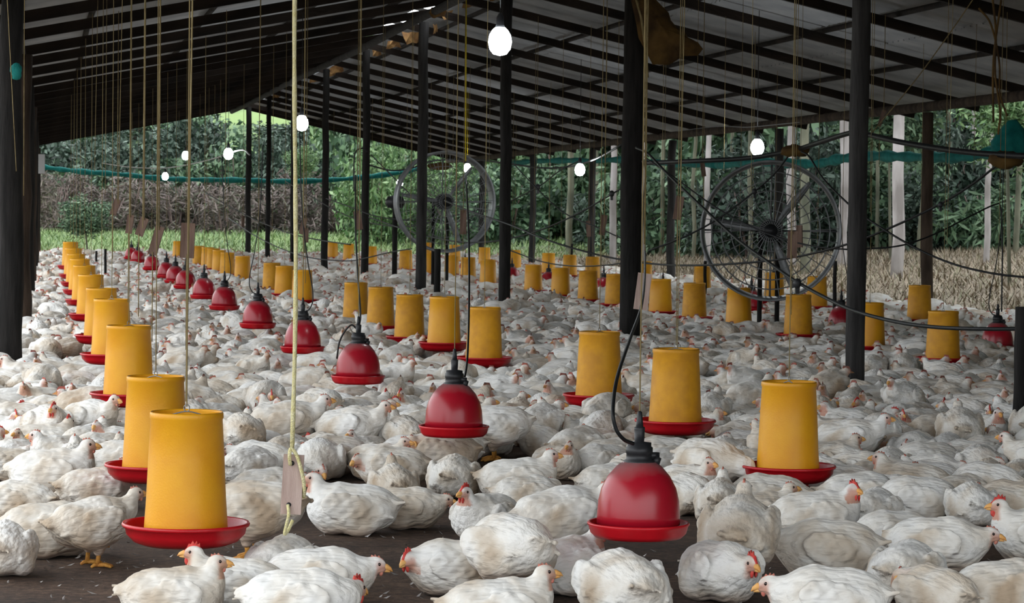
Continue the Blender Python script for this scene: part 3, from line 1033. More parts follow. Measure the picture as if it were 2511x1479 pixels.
def head_parts(po):
    """meshes of comb, wattle, beak, eyes in bird coordinates"""
    hd = Vector(po.head)
    RH = Matrix(rot_m(po.yaw, po.pitch).tolist())

    def T(mb):
        mb.v = [tuple(RH @ Vector(v) + hd) for v in mb.v]
        return mb
    out = {}
    # comb: a serrated blade
    out = {}
    for cname, c in (('comb', po.comb), ('bigcomb', 1.0)):
      prof = [(-0.020, 0.016), (-0.019, 0.024 + 0.008 * c), (-0.013, 0.019 + 0.006 * c), (-0.009, 0.026 + 0.013 * c), (-0.003, 0.021 + 0.008 * c), (0.003, 0.025 + 0.014 * c), (0.009, 0.020 + 0.008 * c),
            (0.016, 0.018 + 0.011 * c), (0.020, 0.013 + 0.005 * c), (0.028, 0.006 + 0.004 * c), (0.031, -0.001), (0.024, 0.004), (0.014, 0.010), (0.0, 0.013)]
      mb = MB()
      n = len(prof)
      V = []
      for th in (-0.0042, 0.0042):
          V += [(x, th * (1.0 if z < 0.02 else 0.55), z) for x, z in prof]
      cen = len(V)
      V += [(0.002, -0.0045, 0.018), (0.002, 0.0045, 0.018)]
      F = []
      for i in range(n):
          j = (i + 1) % n
          F += [(i, j, n + j, n + i), (cen, j, i), (cen + 1, n + i, n + j)]
      mb.add(V, F)
      out[cname] = T(mb).mesh('comb'); out[cname].materials.append(MATS['comb' if c > .5 else 'comb_pale'])
      mb = MB()
      for s in (-1, 1):
          mb.ball((0.020, s * 0.007, -0.020 - 0.004 * c), (0.005 + 0.003 * c, 0.004, 0.006 + 0.008 * c), 8, 5)
      wn = cname.replace('comb', 'wattle')
      out[wn] = T(mb).mesh('wattle'); out[wn].materials.append(MATS['comb' if c > .5 else 'comb_pale'])
    mb = MB()
    mb.tube([(0.020, 0, -0.002), (0.032, 0, -0.001), (0.043, 0, -0.004), (0.051, 0, -0.010)], [0.0125, 0.0095, 0.0058, 0.0012], 8)
    mb.tube([(0.022, 0, -0.010), (0.034, 0, -0.011), (0.045, 0, -0.0125)], [0.0085, 0.0055, 0.0012], 8)
    out['beak'] = T(mb).mesh('beak'); out['beak'].materials.append(MATS['beak'])
    for nm, s in (('eye_l', 1), ('eye_r', -1)):
        mb = MB()
        mb.ball((0.0085, s * 0.0182, 0.0045), (0.0052, 0.0035, 0.0052), 10, 6)
        out[nm] = T(mb).mesh('eye'); out[nm].materials.append(MATS['eye'])
    if po.stand:
        for nm, s in (('leg_l', 1), ('leg_r', -1)):
            mb = MB()
            x0, y0 = 0.012, s * 0.050
            mb.tube([(x0 + 0.006, y0, 0.085), (x0, y0, 0.05), (x0 - 0.004, y0, 0.014)], [0.0095, 0.0085, 0.009], 8)
            for a, ln in ((0.0, 0.062), (0.55, 0.052), (-0.55, 0.052), (pi, 0.026)):
                d = Vector((math.cos(a), math.sin(a), 0))
                p0 = Vector((x0 - 0.004, y0, 0.012))
                mb.tube([p0, p0 + d * ln * .5 + Vector((0, 0, 0.0)), p0 + d * ln * .92 - Vector((0, 0, 0.007)), p0 + d * ln - Vector((0, 0, 0.009))], [0.0085, 0.0075, 0.0055, 0.002], 7)
            out[nm] = mb.mesh('leg'); out[nm].materials.append(MATS['leg'])
    return out


KIT, LOD1, LOD2 = {}, {}, {}
for nm, po in POSES.items():
    fn, B = chicken_fn(po)
    lo, hi = (-0.25, -0.145, -0.015), (0.27, 0.145, 0.32 if po.stand else 0.25)
    V, Q = surface_nets(fn, lo, hi, 0.0047)
    me = np_mesh('chicken', V, Q)
    col, soil = chicken_colors(V, po, B)
    set_attrs(me, col, soil, V)
    me.materials.append(MATS['plumage'])
    parts = head_parts(po)
    KIT[nm] = (me, parts)
    # joined light versions for the far flock: body + red/orange head pieces as one mesh each
    for D, h in ((LOD1, 0.015), (LOD2, 0.027)):
        V2, Q2 = surface_nets(fn, (lo[0], lo[1], lo[2]), hi, h)
        c2, s2 = chicken_colors(V2, po, B)
        VV, QQ, CC, SS = [V2], [Q2], [c2], [s2]
        n0 = len(V2)
        hd = np.array(po.head); RH = rot_m(po.yaw, po.pitch)
        # wedge head gear: comb blade and beak cone (few faces)
        cb = np.array([(-0.02, -.004, .016), (-0.02, .004, .016), (0.03, .004, .0), (0.03, -.004, .0), (-0.016, 0, .03 + .008 * po.comb), (0.018, 0, .026 + .010 * po.comb)])
        cf = np.array([(0, 3, 5, 4), (2, 1, 4, 5), (1, 0, 4, 4), (3, 2, 5, 5)])
        bk = np.array([(0.022, -.011, .006), (0.022, .011, .006), (0.022, .008, -.014), (0.022, -.008, -.014), (0.05, 0, -.009), (0.049, 0, -.010)])
        bf = np.array([(0, 1, 4, 5), (1, 2, 5, 4), (2, 3, 5, 5), (3, 0, 5, 5)])
        for vv, ff, cc in ((cb, cf[:2], (0.50, 0.13, 0.10)), (bk, bf[:2], (0.62, 0.30, 0.12))):
            VV.append(vv @ RH.T + hd); QQ.append(ff + n0); CC.append(np.tile(cc, (len(vv), 1))); SS.append(np.zeros(len(vv))); n0 += len(vv)
        if po.stand:
            for s in (-1, 1):
                lv = np.array([(x, y + s * 0.05, z) for z in (0.09, 0.0) for x, y in ((.004, -.007), (.02, -.007), (.02, .007), (.004, .007))])
                lf = np.array([(k, (k + 1) % 4, (k + 1) % 4 + 4, k + 4) for k in range(4)])
                VV.append(lv); QQ.append(lf + n0); CC.append(np.tile((0.70, 0.35, 0.08), (8, 1))); SS.append(np.zeros(8)); n0 += 8
        D[nm] = (np.concatenate(VV), np.concatenate(QQ), np.concatenate(CC), np.concatenate(SS))

# ------------------------------------------------------------------ chickens: who stands where
# (px, py of the body's middle, facing 0 = right, 90 = away, 180 = left, 270 = to the viewer, pose, scale, label)
HERO = [
    (425, 1468, 5, 'up', 1.0, 'white chicken at the lower border looking right, left of centre'),
    (575, 1432, 178, 'up', 1.0, 'white chicken with tall red comb looking left below the nearest feeder'),
    (675, 1388, 70, 'down', 1.08, 'white chicken with brown flank patch seen from behind, below the rope toggle'),
    (765, 1425, 2, 'low', 1.08, 'white chicken stretched right, orange beak over bare litter'),
    (735, 1482, 0, 'lowl', 1.08, 'frontmost white chicken lying right of the comb-headed pair, cut by the border'),
    (222, 1290, 32, 'st', 0.95, 'white chicken standing on yellow legs left of the nearest feeder'),
    (120, 1300, 15, 'down', 1.12, 'large white chicken lying behind the standing one on the left'),
    (268, 1202, 28, 'up', 1.0, 'white chicken with raised head between the two nearest left feeders'),
    (625, 1258, 172, 'stp', 1.12, 'white chicken standing behind the nearest feeder, feeding from the right'),
    (8, 1350, 95, 'down', 1.0, 'cream-stained rump at the left border below the lying chickens'),
    (48, 1232, 165, 'tuck', 0.95, 'small white chicken lying at the left border, head tucked'),
    (128, 1165, 3, 'up', 1.18, 'stained chicken with orange face looking right toward the second left feeder'),
    (100, 1085, 10, 'upl', 1.08, 'white chicken with red comb turned to the left, behind the orange-faced one'),
    (40, 1036, 190, 'low', 1.1, 'white chicken with small red comb at the left border'),
    (205, 1045, 60, 'down', 0.95, 'plump white chicken facing away, beyond the red-combed one at left'),
    (283, 1020, 182, 'low', 0.9, 'white chicken with orange beak facing left beside the second feeder'),
    (276, 1070, 200, 'tuck', 0.9, 'white chicken lying just left of the second yellow feeder'),
    (250, 962, 92, 'down', 1.0, 'round white rump with ragged tail left of the second feeder tube'),
    (66, 925, 178, 'up', 1.2, 'big stained chicken with upright head at the left border'),
    (118, 988, 185, 'up', 0.95, 'white chicken with pale orange face left of the round rump'),
    (10, 985, 170, 'up', 0.85, 'chicken with orange beak cut by the left border'),
    (208, 905, 150, 'low', 1.05, 'grey-white chicken beside the third left feeder'),
    (515, 965, 150, 'low', 1.08, 'grey-shaded chicken right of the second feeder'),
    (608, 1142, 60, 'down', 1.0, 'ragged white rump right of the nearest feeder tube'),
    (655, 1202, 20, 'low', 0.95, 'white chicken behind the wooden toggle on the yellow rope'),
    (695, 1045, 5, 'st', 1.15, 'plump white chicken standing behind the yellow rope, looking right'),
    (628, 1092, 190, 'low', 0.95, 'buff-stained chicken lying behind the standing one at the rope'),
    (820, 1118, 188, 'lowl', 1.02, 'white chicken lying with bowed head right of the rope'),
    (862, 1248, 178, 'up', 1.15, 'buff-winged chicken facing the wooden toggle'),
    (1000, 1246, 350, 'low', 0.95, 'chicken with brown face facing right behind the buff-winged one'),
    (968, 1196, 100, 'up', 0.98, 'white chicken seen from behind with thin red comb'),
    (962, 1148, 182, 'lowl', 1.05, 'soiled chicken with bowed brown face facing left'),
    (1112, 1170, 85, 'down', 1.1, 'broad white back of a chicken, below the second drinker'),
    (1112, 1100, 195, 'up', 0.98, 'chicken with orange beak and red comb facing left, below the second drinker'),
    (1128, 1068, 175, 'up', 0.8, 'white-headed chicken just under the second drinker tray'),
    (965, 1078, 30, 'low', 1.0, 'buff chicken lying left of the second drinker'),
    (848, 1068, 200, 'low', 0.98, 'grey-white chicken left of the drinkers, beyond the bowed one'),
    (1218, 1050, 178, 'stp', 1.1, 'soiled chicken standing, drinking at the second red drinker'),
    (1320, 1040, 60, 'stn', 1.0, 'soiled chicken standing right of the drinking one'),
    (1415, 1103, 55, 'down', 1.2, 'very round buff chicken left of the nearest drinker valve'),
    (1270, 1180, 8, 'up', 1.1, 'stretched white chicken with orange face looking right in the middle'),
    (1290, 1215, 15, 'tuck', 0.9, 'pale chicken lying behind the one with wing raised, left of the drinker'),
    (1365, 1275, 28, 'stn', 1.1, 'buff-winged chicken with red face pressed to the nearest drinker'),
    (1195, 1270, 232, 'up', 1.05, 'chicken facing the viewer with red comb, left of the drinker'),
    (1248, 1350, 122, 'stp', 1.15, 'tan-backed chicken with muddy rump in the front middle'),
    (1118, 1392, 188, 'lowl', 1.05, 'white chicken with bright red comb and wattle lying in front'),
    (1420, 1395, 45, 'upr', 1.05, 'white chicken with yellow beak looking right under the nearest drinker'),
    (1530, 1438, 105, 'down', 1.25, 'largest white back at the lower border'),
    (1690, 1405, 300, 'low', 1.05, 'tan chicken with red comb bowed to the right at the lower border'),
    (1222, 1500, 10, 'up', 1.05, 'white chicken with large orange beak at the lower border, centre'),
    (1800, 1315, 80, 'st', 1.2, 'chicken standing on one yellow leg with bare pink rump'),
    (1765, 1232, 80, 'up', 0.95, 'chicken facing away behind the bare-rumped one'),
    (1862, 1262, 10, 'up', 0.95, 'chicken with red face peering right past the bare-rumped one'),
    (1696, 1212, 110, 'down', 1.0, 'white chicken rump right of the nearest drinker'),
    (1905, 1212, 170, 'down', 1.05, 'white chicken lying below the third-row feeder pan'),
    (2040, 1208, 20, 'down', 1.1, 'white chicken lying right under the front middle-row feeder'),
    (2000, 1268, 8, 'upr', 1.12, 'dirty white chicken with pink comb, above the one with spread wing'),
    (2030, 1352, 183, 'low', 1.15, 'chicken lying with spread wing feathers, head bowed left'),
    (2140, 1255, 60, 'tuck', 0.92, 'clean white chicken between two soiled ones on the right'),
    (2190, 1312, 200, 'down', 1.02, 'cream chicken with dark wing edge on the right'),
    (2300, 1335, 342, 'low', 1.12, 'white chicken facing right with orange beak on bare litter at right'),
    (2218, 1402, 62, 'down', 1.08, 'white back of a chicken at lower right'),
    (2305, 1462, 120, 'tuck', 1.0, 'grey-stained chicken at the lower right border'),
    (2452, 1452, 20, 'down', 1.1, 'white chicken in the lower right corner'),
    (2035, 1480, 178, 'low', 1.1, 'bright white chicken with small comb facing left at the lower border'),
    (2250, 1226, 180, 'down', 1.05, 'round grey-white chicken right of the clean white one'),
    (2385, 1242, 88, 'down', 1.0, 'round rump with split feathers near the right border'),
    (2545, 1318, 182, 'up', 1.1, 'chicken with tall red comb entering from the right border'),
    (2482, 1232, 140, 'low', 1.0, 'grey-white chicken at the right border'),
    (1745, 1095, 170, 'down', 1.0, 'tan-shaded chicken between the second middle-row feeder and the front one'),
    (2035, 1128, 8, 'up', 0.98, 'chicken with orange beak looking right, beside the front middle-row feeder'),
    (2160, 1172, 20, 'low', 1.05, 'soiled chicken right of the front middle-row feeder'),
    (1630, 1098, 40, 'low', 0.95, 'brown-stained chicken right of the nearest drinker valve'),
    (1490, 1190, 30, 'tuck', 0.95, 'white chicken half hidden behind the nearest drinker'),
    (1560, 1160, 120, 'low', 0.95, 'chicken behind the nearest drinker bell'),
    (1835, 1118, 200, 'up', 0.9, 'chicken with dark red face left of the front middle-row feeder'),
    (1240, 995, 200, 'upl', 0.95, 'chicken with red comb right of the second drinker bell'),
    (990, 1010, 250, 'up', 1.0, 'chicken with orange comb facing the viewer, left of the second drinker'),
    (905, 1010, 10, 'upl', 1.05, 'chicken with raised red comb left of the orange-combed one'),
    (790, 950, 15, 'low', 1.0, 'white chicken beyond the rope, grey in the shade'),
    (640, 975, 200, 'down', 1.05, 'white chicken left of the yellow rope, behind the standing one'),
]
# bare litter: (px, py, half width px, half height px) on the floor
BARE = [(700, 1370, 760, 60), (180, 1430, 260, 60), (980, 1400, 130, 110), (1240, 1115, 110, 40), (1720, 1150, 75, 30), (860, 1165, 130, 22), (2380, 1430, 110, 40), (1760, 1440, 110, 30),
        (225, 1000, 40, 22), (570, 1040, 40, 20), (1900, 1420, 90, 40), (2470, 1350, 60, 50), (1640, 1330, 90, 25)]

birds = []      # [x, y, heading, pose, scale, label, stand]
for px, py, phi, pose, s, lab in HERO:
    s *= 0.98
    z = (0.15 if POSES[pose].stand else 0.085) * s
    p = at_z(px, py, z)
    birds.append([p.x, p.y, math.radians(phi) - TH, pose, s, lab])


def circles(b):
    x, y, a, pose, s = b[:5]
    c, sn = math.cos(a), math.sin(a)
    return [(x + c * o * s, y + sn * o * s, r * s) for o, r in ((-0.065, 0.084), (0.060, 0.092))]


# ease the hand-placed birds apart a little
for it in range(40):
    for i in range(len(birds)):
        for j in range(i):
            for (x1, y1, r1) in circles(birds[i]):
                for (x2, y2, r2) in circles(birds[j]):
                    dx, dy = x1 - x2, y1 - y2
                    d = math.hypot(dx, dy) + 1e-6
                    ov = (r1 + r2) * 0.94 - d
                    if ov > 0:
                        # mostly move along the depth, which hardly shows
                        k = 0.25 * ov / d
                        birds[i][0] += dx * k * 0.5; birds[i][1] += dy * k + (0.02 * ov if dy >= 0 else -0.02 * ov)
                        birds[j][0] -= dx * k * 0.5; birds[j][1] -= dy * k
    for b in birds:
        for sx_, sy_, sr in SPOTS:
            if abs(b[0] - sx_) > .5 or abs(b[1] - sy_) > .5:
                continue
            feeding = b[3] == 'stp'
            for (x1, y1, r1) in circles(b):
                dx, dy = x1 - sx_, y1 - sy_
                d = math.hypot(dx, dy) + 1e-6
                ov = r1 + sr * (0.75 if feeding else 0.95) - d
                if ov > 0:
                    b[0] += dx / d * ov * 0.3; b[1] += dy / d * ov * 0.3

# the crowd: thrown like darts, kept clear of one another
grid = {}


def put(b):
    for c in circles(b):
        grid.setdefault((int(c[0] // 0.25), int(c[1] // 0.25)), []).append(c)


def free(b, tol=0.92):
    for (x, y, r) in circles(b):
        gx, gy = int(x // 0.25), int(y // 0.25)
        for i in (gx - 1, gx, gx + 1):
            for j in (gy - 1, gy, gy + 1):
                for (x2, y2, r2) in grid.get((i, j), ()):
                    if (x - x2) ** 2 + (y - y2) ** 2 < ((r + r2) * tol) ** 2:
                        return False
    return True


for b in birds:
    put(b)
for s in SPOTS:
    # feeder pans hang over the birds: keep bodies out of the pan itself
    n = 1 if s[2] < 0.13 else 7
    for k in range(n):
        a = 2 * pi * k / n
        q = s[2] * 0.55 if n > 1 else 0
        grid.setdefault((int((s[0] + q * math.cos(a)) // 0.25), int((s[1] + q * math.sin(a)) // 0.25)), []).append((s[0] + q * math.cos(a), s[1] + q * math.sin(a), s[2] * 0.48 if n > 1 else s[2]))
pose_bag = ['up'] * 12 + ['upl'] * 9 + ['upr'] * 9 + ['low'] * 17 + ['lowl'] * 12 + ['down'] * 20 + ['tuck'] * 13 + ['st'] * 4 + ['stn'] * 2 + ['stp'] * 2
crowd = []
Ymax = 66.5


def throw(n, ya, yb, tol):
    for _ in range(n):
        y = random.uniform(ya, yb)
        x1 = min(10.9, 0.40 * y + 0.3)
        x = random.uniform(-0.55 if y > 12 else -0.35, x1)
        px, py, t = pix((x, y, 0.085))
        if px < -120 or px > 2640 or py > 1560:
            continue
        if any(((px - a) / ww) ** 2 + ((py - bb) / hh) ** 2 < 1 for a, bb, ww, hh in BARE):
            continue
        # the front is set by hand
        if py > 1195 - 0.00 * px and not (px > 2080 and py < 1205):
            continue
        if px < 1650 and py > 1135:
            continue
        s = random.uniform(0.87, 1.09)
        b = [x, y, random.uniform(-pi, pi), random.choice(pose_bag), s, None]
        if free(b, tol):
            put(b)
            crowd.append(b)


throw(9000, 8.0, 14, 0.86)
throw(14000, 14, 24, 0.86)
throw(24000, 24, 42, 0.88)
throw(30000, 42, Ymax, 0.92)
crowd.sort(key=lambda b: b[1])
N_IND = 298
n_more = N_IND - len(birds)
vis = [b for b in crowd if -60 < pix((b[0], b[1], .08))[0] < 2571]
chosen = vis[:n_more]
ch_ids = set(map(id, chosen))
far = [b for b in crowd if id(b) not in ch_ids]


# ---- labels for the crowd's individuals
def facing_word(a):
    d = math.degrees(a + TH) % 360
    for lim, wd in ((35, 'facing right'), (75, 'turned away to the right'), (105, 'seen from behind'), (145, 'turned away to the left'), (215, 'facing left'), (250, 'turned left toward the viewer'), (290, 'facing the viewer'), (325, 'turned right toward the viewer'), (361, 'facing right')):
        if d < lim:
            return wd


POSEW = {'up': 'head raised', 'upl': 'head turned aside', 'upr': 'head turned back', 'low': 'head low', 'lowl': 'head bowed', 'down': 'head down', 'tuck': 'head tucked in', 'st': 'standing tall', 'stn': 'standing, head turned', 'stp': 'standing, pecking'}
used = set(b[5] for b in birds)
for b in chosen:
    px, py, t = pix((b[0], b[1], 0.08))
    order = sorted(LAND, key=lambda q: (q[1] - px) ** 2 + (2.2 * (q[2] - py)) ** 2)
    done = False
    for l in order[:14]:
        dx, dy = px - l[1], py - l[2]
        if abs(dx) > 2.2 * abs(dy):
            rel = 'right of' if dx > 0 else 'left of'
        else:
            rel = 'behind' if dy < 0 else 'in front of'
        near = 'close ' if abs(dx) + abs(dy) < 150 else ''
        for size in ('', 'large ', 'small ') if 0.93 < b[4] < 1.03 else (('large ',) if b[4] >= 1.03 else ('small ',)):
            lab = f'{size}white chicken, {POSEW[b[3]]}, {facing_word(b[2])}, {near}{rel} the {l[0]}'
            if size and 0.93 < b[4] < 1.03:
                continue
            if lab not in used and len(lab.split()) <= 16:
                b[5] = lab; used.add(lab); done = True
                break
        if done:
            break
    if not done:
        b[5] = 'white chicken lying in the tight crowd of the middle distance'

cnt = 0
for rank, b in enumerate(birds + chosen):
    x, y, a, pose, s, lab = b
    me, parts = KIT[pose]
    o = ob('chicken', me)
    o.location = (x, y, 0)
    o.rotation_euler = (0, 0, a)
    sy = s * random.uniform(0.96, 1.06)
    o.scale = (s, sy, s * random.uniform(0.94, 1.04) if not POSES[pose].stand else s)
    tag(o, lab, 'chicken', 'white chickens of the flock')
    big = ('comb' in lab and 'small' not in lab and 'thin' not in lab) if rank < len(birds) else random.random() < 0.16
    for pn, pm in parts.items():
        if pn in (('comb', 'wattle') if big else ('bigcomb', 'bigwattle')):
            continue
        pn = pn.replace('big', '')
        if pn.startswith('eye') and rank > 210:
            continue
        ob(pn.split('_')[0], pm, None, o)

# ---- the rest of the flock: one object that nobody could count
VV, QQ, CC, SS, LL, RR = [], [], [], [], [], []
n0 = 0
for b in far:
    x, y, a, pose, s, _ = b
    t = pix((x, y, 0.08))[2]
    V, Q, c, so = (LOD1 if t < 30 else LOD2)[pose]
    ca, sa = math.cos(a) * s, math.sin(a) * s
    W = np.empty_like(V)
    W[:, 0] = x + ca * V[:, 0] - sa * V[:, 1]
    W[:, 1] = y + sa * V[:, 0] + ca * V[:, 1]
    W[:, 2] = np.maximum(V[:, 2] * s, 0.0)
    VV.append(W); QQ.append(Q + n0); CC.append(c); SS.append(so); LL.append(V); RR.append(np.full(len(V), random.random()))
    n0 += len(V)
me = np_mesh('chicken_flock', np.concatenate(VV), np.concatenate(QQ))
set_attrs(me, np.concatenate(CC), np.concatenate(SS), np.concatenate(LL), np.concatenate(RR))
me.materials.append(MATS['plumage'])
o = ob('chicken_flock', me)
tag(o, 'dense flock of small white chickens receding to the far end of the shed', 'chickens', kind='stuff')
print('birds', len(birds), 'chosen', len(chosen), 'far', len(far), 'flock faces', len(me.polygons), 'kit', len(KIT['up'][0].polygons))

# ---- loose feathers on the litter
V, F = [], []
for k in range(420):
    px = random.uniform(0, 2511) if random.random() < .4 else random.uniform(100, 1150)
    py = random.uniform(1290, 1479) if random.random() < .8 else random.uniform(1100, 1479)
    p = at_z(px, py, 0.004)
    ln, wd, a = random.uniform(.004, .018), random.uniform(.0015, .0045), random.uniform(0, 6.28)
    if random.random() < .12:
        ln *= 1.7
    d = Vector((math.cos(a), math.sin(a), 0)); q = Vector((-d.y, d.x, 0))
    n = len(V)
    c1 = random.uniform(-.3, .3)
    zt = random.uniform(.002, .012)
    V += [p - d * ln + q * c1 * ln * .5, p + q * (wd + c1 * ln * .1) + Vector((0, 0, zt * .5)), p + d * ln + q * c1 * ln * .5 + Vector((0, 0, zt)), p - q * (wd - c1 * ln * .1)]
    F += [(n, n + 1, n + 2, n + 3)]
o = ob('loose_feathers', mk_mesh('loose_feathers', V, F, False), 'feather_bits')
tag(o, 'tiny white feathers scattered over the dark litter', 'feathers', kind='stuff')

# ------------------------------------------------------------------ lamps
LL1 = [(1226, 103, 2.95, .078), (740, 303, 2.95, .075), (560, 378, 2.95, .075), (455, 382, 2.95, .075), (405, 433, 2.95, .075)]
LL2 = [(1857, 362, 7.5, .072), (1422, 417, 7.5, .072), (1146, 413, 7.5, .068), (980, 450, 7.5, .068)]
names = ['largest lit bulb hanging in front of a ridge post', 'lit bulb beside the thick yellow rope, left of centre', 'lit bulb above the far green net, right one of the upper pair', 'lit bulb above the far green net, left one of the upper pair', 'lowest lit bulb at the far left in front of the net',
         'lit bulb above the big round fan', 'lit bulb left of the thick ridge post', 'small lit bulb at the end of a bright yellow cord', 'faintest far bulb left of a ridge post']
for (px, py, X, r), lab in zip(LL1 + LL2, names):
    p = at_X(px, py, X)
    root = empty('light_bulb', p)
    tag(root, lab, 'light bulb', 'lit bulbs over the flock')
    mb = MB()
    rr = r
    mb.lathe([(0, -1.15 * rr), (0.55 * rr, -1.02 * rr), (0.88 * rr, -0.6 * rr), (1.0 * rr, 0), (0.90 * rr, 0.55 * rr), (0.66 * rr, 0.98 * rr), (0.42 * rr, 1.2 * rr), (0, 1.22 * rr)], 20)
    mb.build('glass_bulb', 'bulb_glow', root)
    mb = MB()
    mb.lathe([(0, 1.18 * rr), (0.44 * rr, 1.2 * rr), (0.026, 1.44 * rr), (0.024, 1.44 * rr + .05), (0.010, 1.44 * rr + .075), (0, 1.44 * rr + .075)], 12)
    mb.build('socket', 'black_plastic', root)
    mb = MB()
    mb.tube([(0, 0, 1.44 * rr + .07), (0, 0, zroof(X) - 0.02 - p.z)], 0.004, 5)
    mb.build('cable', 'rope_bright' if px == 1146 else 'hose_black', root)

# ------------------------------------------------------------------ thick yellow rope with its wooden toggle (front)
T_ROPE = 7.9
root = empty('hanging_rope', at(712, 1300, T_ROPE))
tag(root, 'thick pale yellow rope hanging in front, tied to a drilled wooden toggle', 'rope')
O = root.location
# plumb line from the toggle to the roof
top = Vector((O.x + 0.012, O.y + 0.05, zroof(O.x) - 0.02))
k0 = at(716, 1105, T_ROPE)
mb = MB()
pts = [k0 + (top - k0) * u + Vector((0.006 * math.sin(9 * u), 0, 0)) for u in [i / 24 for i in range(25)]]
mb.tube([p - O for p in pts], [0.0068 + 0.0009 * math.sin(i * 2.1) for i in range(25)], 7)
mb.build('rope_line', 'rope_yellow', root)
mb = MB()
P = lambda x, y, dt=0.0: at(x, y, T_ROPE + dt) - O
mb.tube(smooth_path([P(712, 1140, -.01), P(710, 1118, -.025), P(714, 1100, -.02), P(728, 1118, -.022), P(738, 1150, -.022), P(746, 1190, -.01), P(745, 1220, 0.012)], 5), 0.0058, 7)
mb.build('rope_loop', 'rope_yellow', root)
mb = MB()
mb.tube(smooth_path([P(706, 1238, -.012), P(708, 1262, -.022), P(702, 1290, -.012), P(698, 1310, 0.0), P(707, 1300, 0.01), P(718, 1275, 0.012)], 5), 0.0052, 7)
mb.build('rope_tail', 'rope_yellow', root)
mb = MB()
c = at(717, 1188, T_ROPE)
dv = (at(713, 1258, T_ROPE) - at(721, 1118, T_ROPE)).normalized()
wx = Rt - dv * Rt.dot(dv); wx.normalize(); wy = dv.cross(wx)
Rm = Matrix((wx, wy, -dv)).transposed()
pw = T_ROPE / F_PX
mb.box(c - O, (50 * pw, 0.016, 146 * pw), Rm)
bl = mb.build('wooden_toggle', 'plank_pink', root, False)
tag(bl, 'pale pinkish drilled wooden plate')
mb = MB()
for hx, hy in ((716, 1136), (708, 1238)):
    q = at(hx, hy, T_ROPE - 0.0095) - O
    d = Vector(-Fw)
    mb.tube([q, q + d * 0.002], 0.0075, 10)
mb.build('drill_hole', 'black_plastic', root)

# single long strings hanging on their own
STR = [(472, 0, 456, 985, 8.35, 'string', .0040), (355, 0, 350, 560, 13.0, 'string', .0034), (393, 0, 385, 600, 12.0, 'string', .0034), (1143, 0, 1142, 395, 30.0, 'rope_bright', .010), (1679, 0, 1661, 855, 12.5, 'string', .0030),
       (1586, 0, 1578, 700, 15.0, 'string_dim', .0055), (1846, 0, 1842, 470, 18.0, 'string', .0030), (2337, 0, 2322, 600, 19.0, 'string', .0030), (300, 0, 290, 500, 15, 'string_dim', .0030), (322, 0, 316, 640, 17, 'string_dim', .0030),
       (640, 0, 636, 330, 20, 'string_dim', .0030), (508, 330, 507, 470, 40, 'string', .0060), (884, 0, 880, 400, 18, 'string_dim', .0026), (1958, 0, 1950, 560, 16, 'string_dim', .0026), (2140, 0, 2134, 520, 16, 'string_dim', .0026),
       (1490, 20, 1482, 560, 20, 'string_dim', .0030), (240, 0, 232, 420, 19, 'string_dim', .0028), (262, 0, 258, 480, 21, 'string_dim', .0030), (18, 0, 40, 420, 12, 'string', .0028), (60, 0, 58, 480, 14, 'string_dim', .0030),
       (945, 60, 940, 420, 34, 'string_dim', .0042), (1015, 60, 1010, 400, 36, 'string_dim', .0042), (1100, 60, 1097, 400, 36, 'string_dim', .0042), (1320, 40, 1316, 420, 30, 'string_dim', .0040), (1780, 40, 1775, 420, 28, 'string_dim', .0038), (2470, 30, 2462, 620, 18, 'string_dim', .0030), (2395, 60, 2388, 420, 22, 'string_dim', .0032)]
for i, (xa, ya, xb, yb, t, mt, r) in enumerate(STR):
    a, b = at(xa, ya, t), at(xb, yb, t)
    r *= 0.72
    if ya == 0:
        d = (a - b).normalized()
        k = (zroof(a.x) - 0.02 - a.z) / d.z
        if k > 0:
            a = a + d * k
    mb = MB()
    mb.tube([a, (a + b) / 2, b], r, 5)
    o = mb.build('string', mt)
    place = {0: 'pale string running down to the nearest feeder', 3: 'bright yellow cord in front of the roof, ending at a small bulb', 5: 'doubled dull cord running down beside the thick ridge post'}.get(i)
    tag(o, place or f'thin {"dull " if mt == "string_dim" else "pale "}string hanging at the {"far left" if xa < 350 else "left" if xa < 700 else "centre" if xa < 1300 else "right of centre" if xa < 1900 else "right"}', 'string', 'thin strings hanging from the roof')
    if not place:
        rank_ = sorted(range(len(STR)), key=lambda q: STR[q][0]).index(i)
        o['label'] = f'thin {"dull" if mt == "string_dim" else "pale"} loose string from the roof, {ordw(rank_)} from the left'

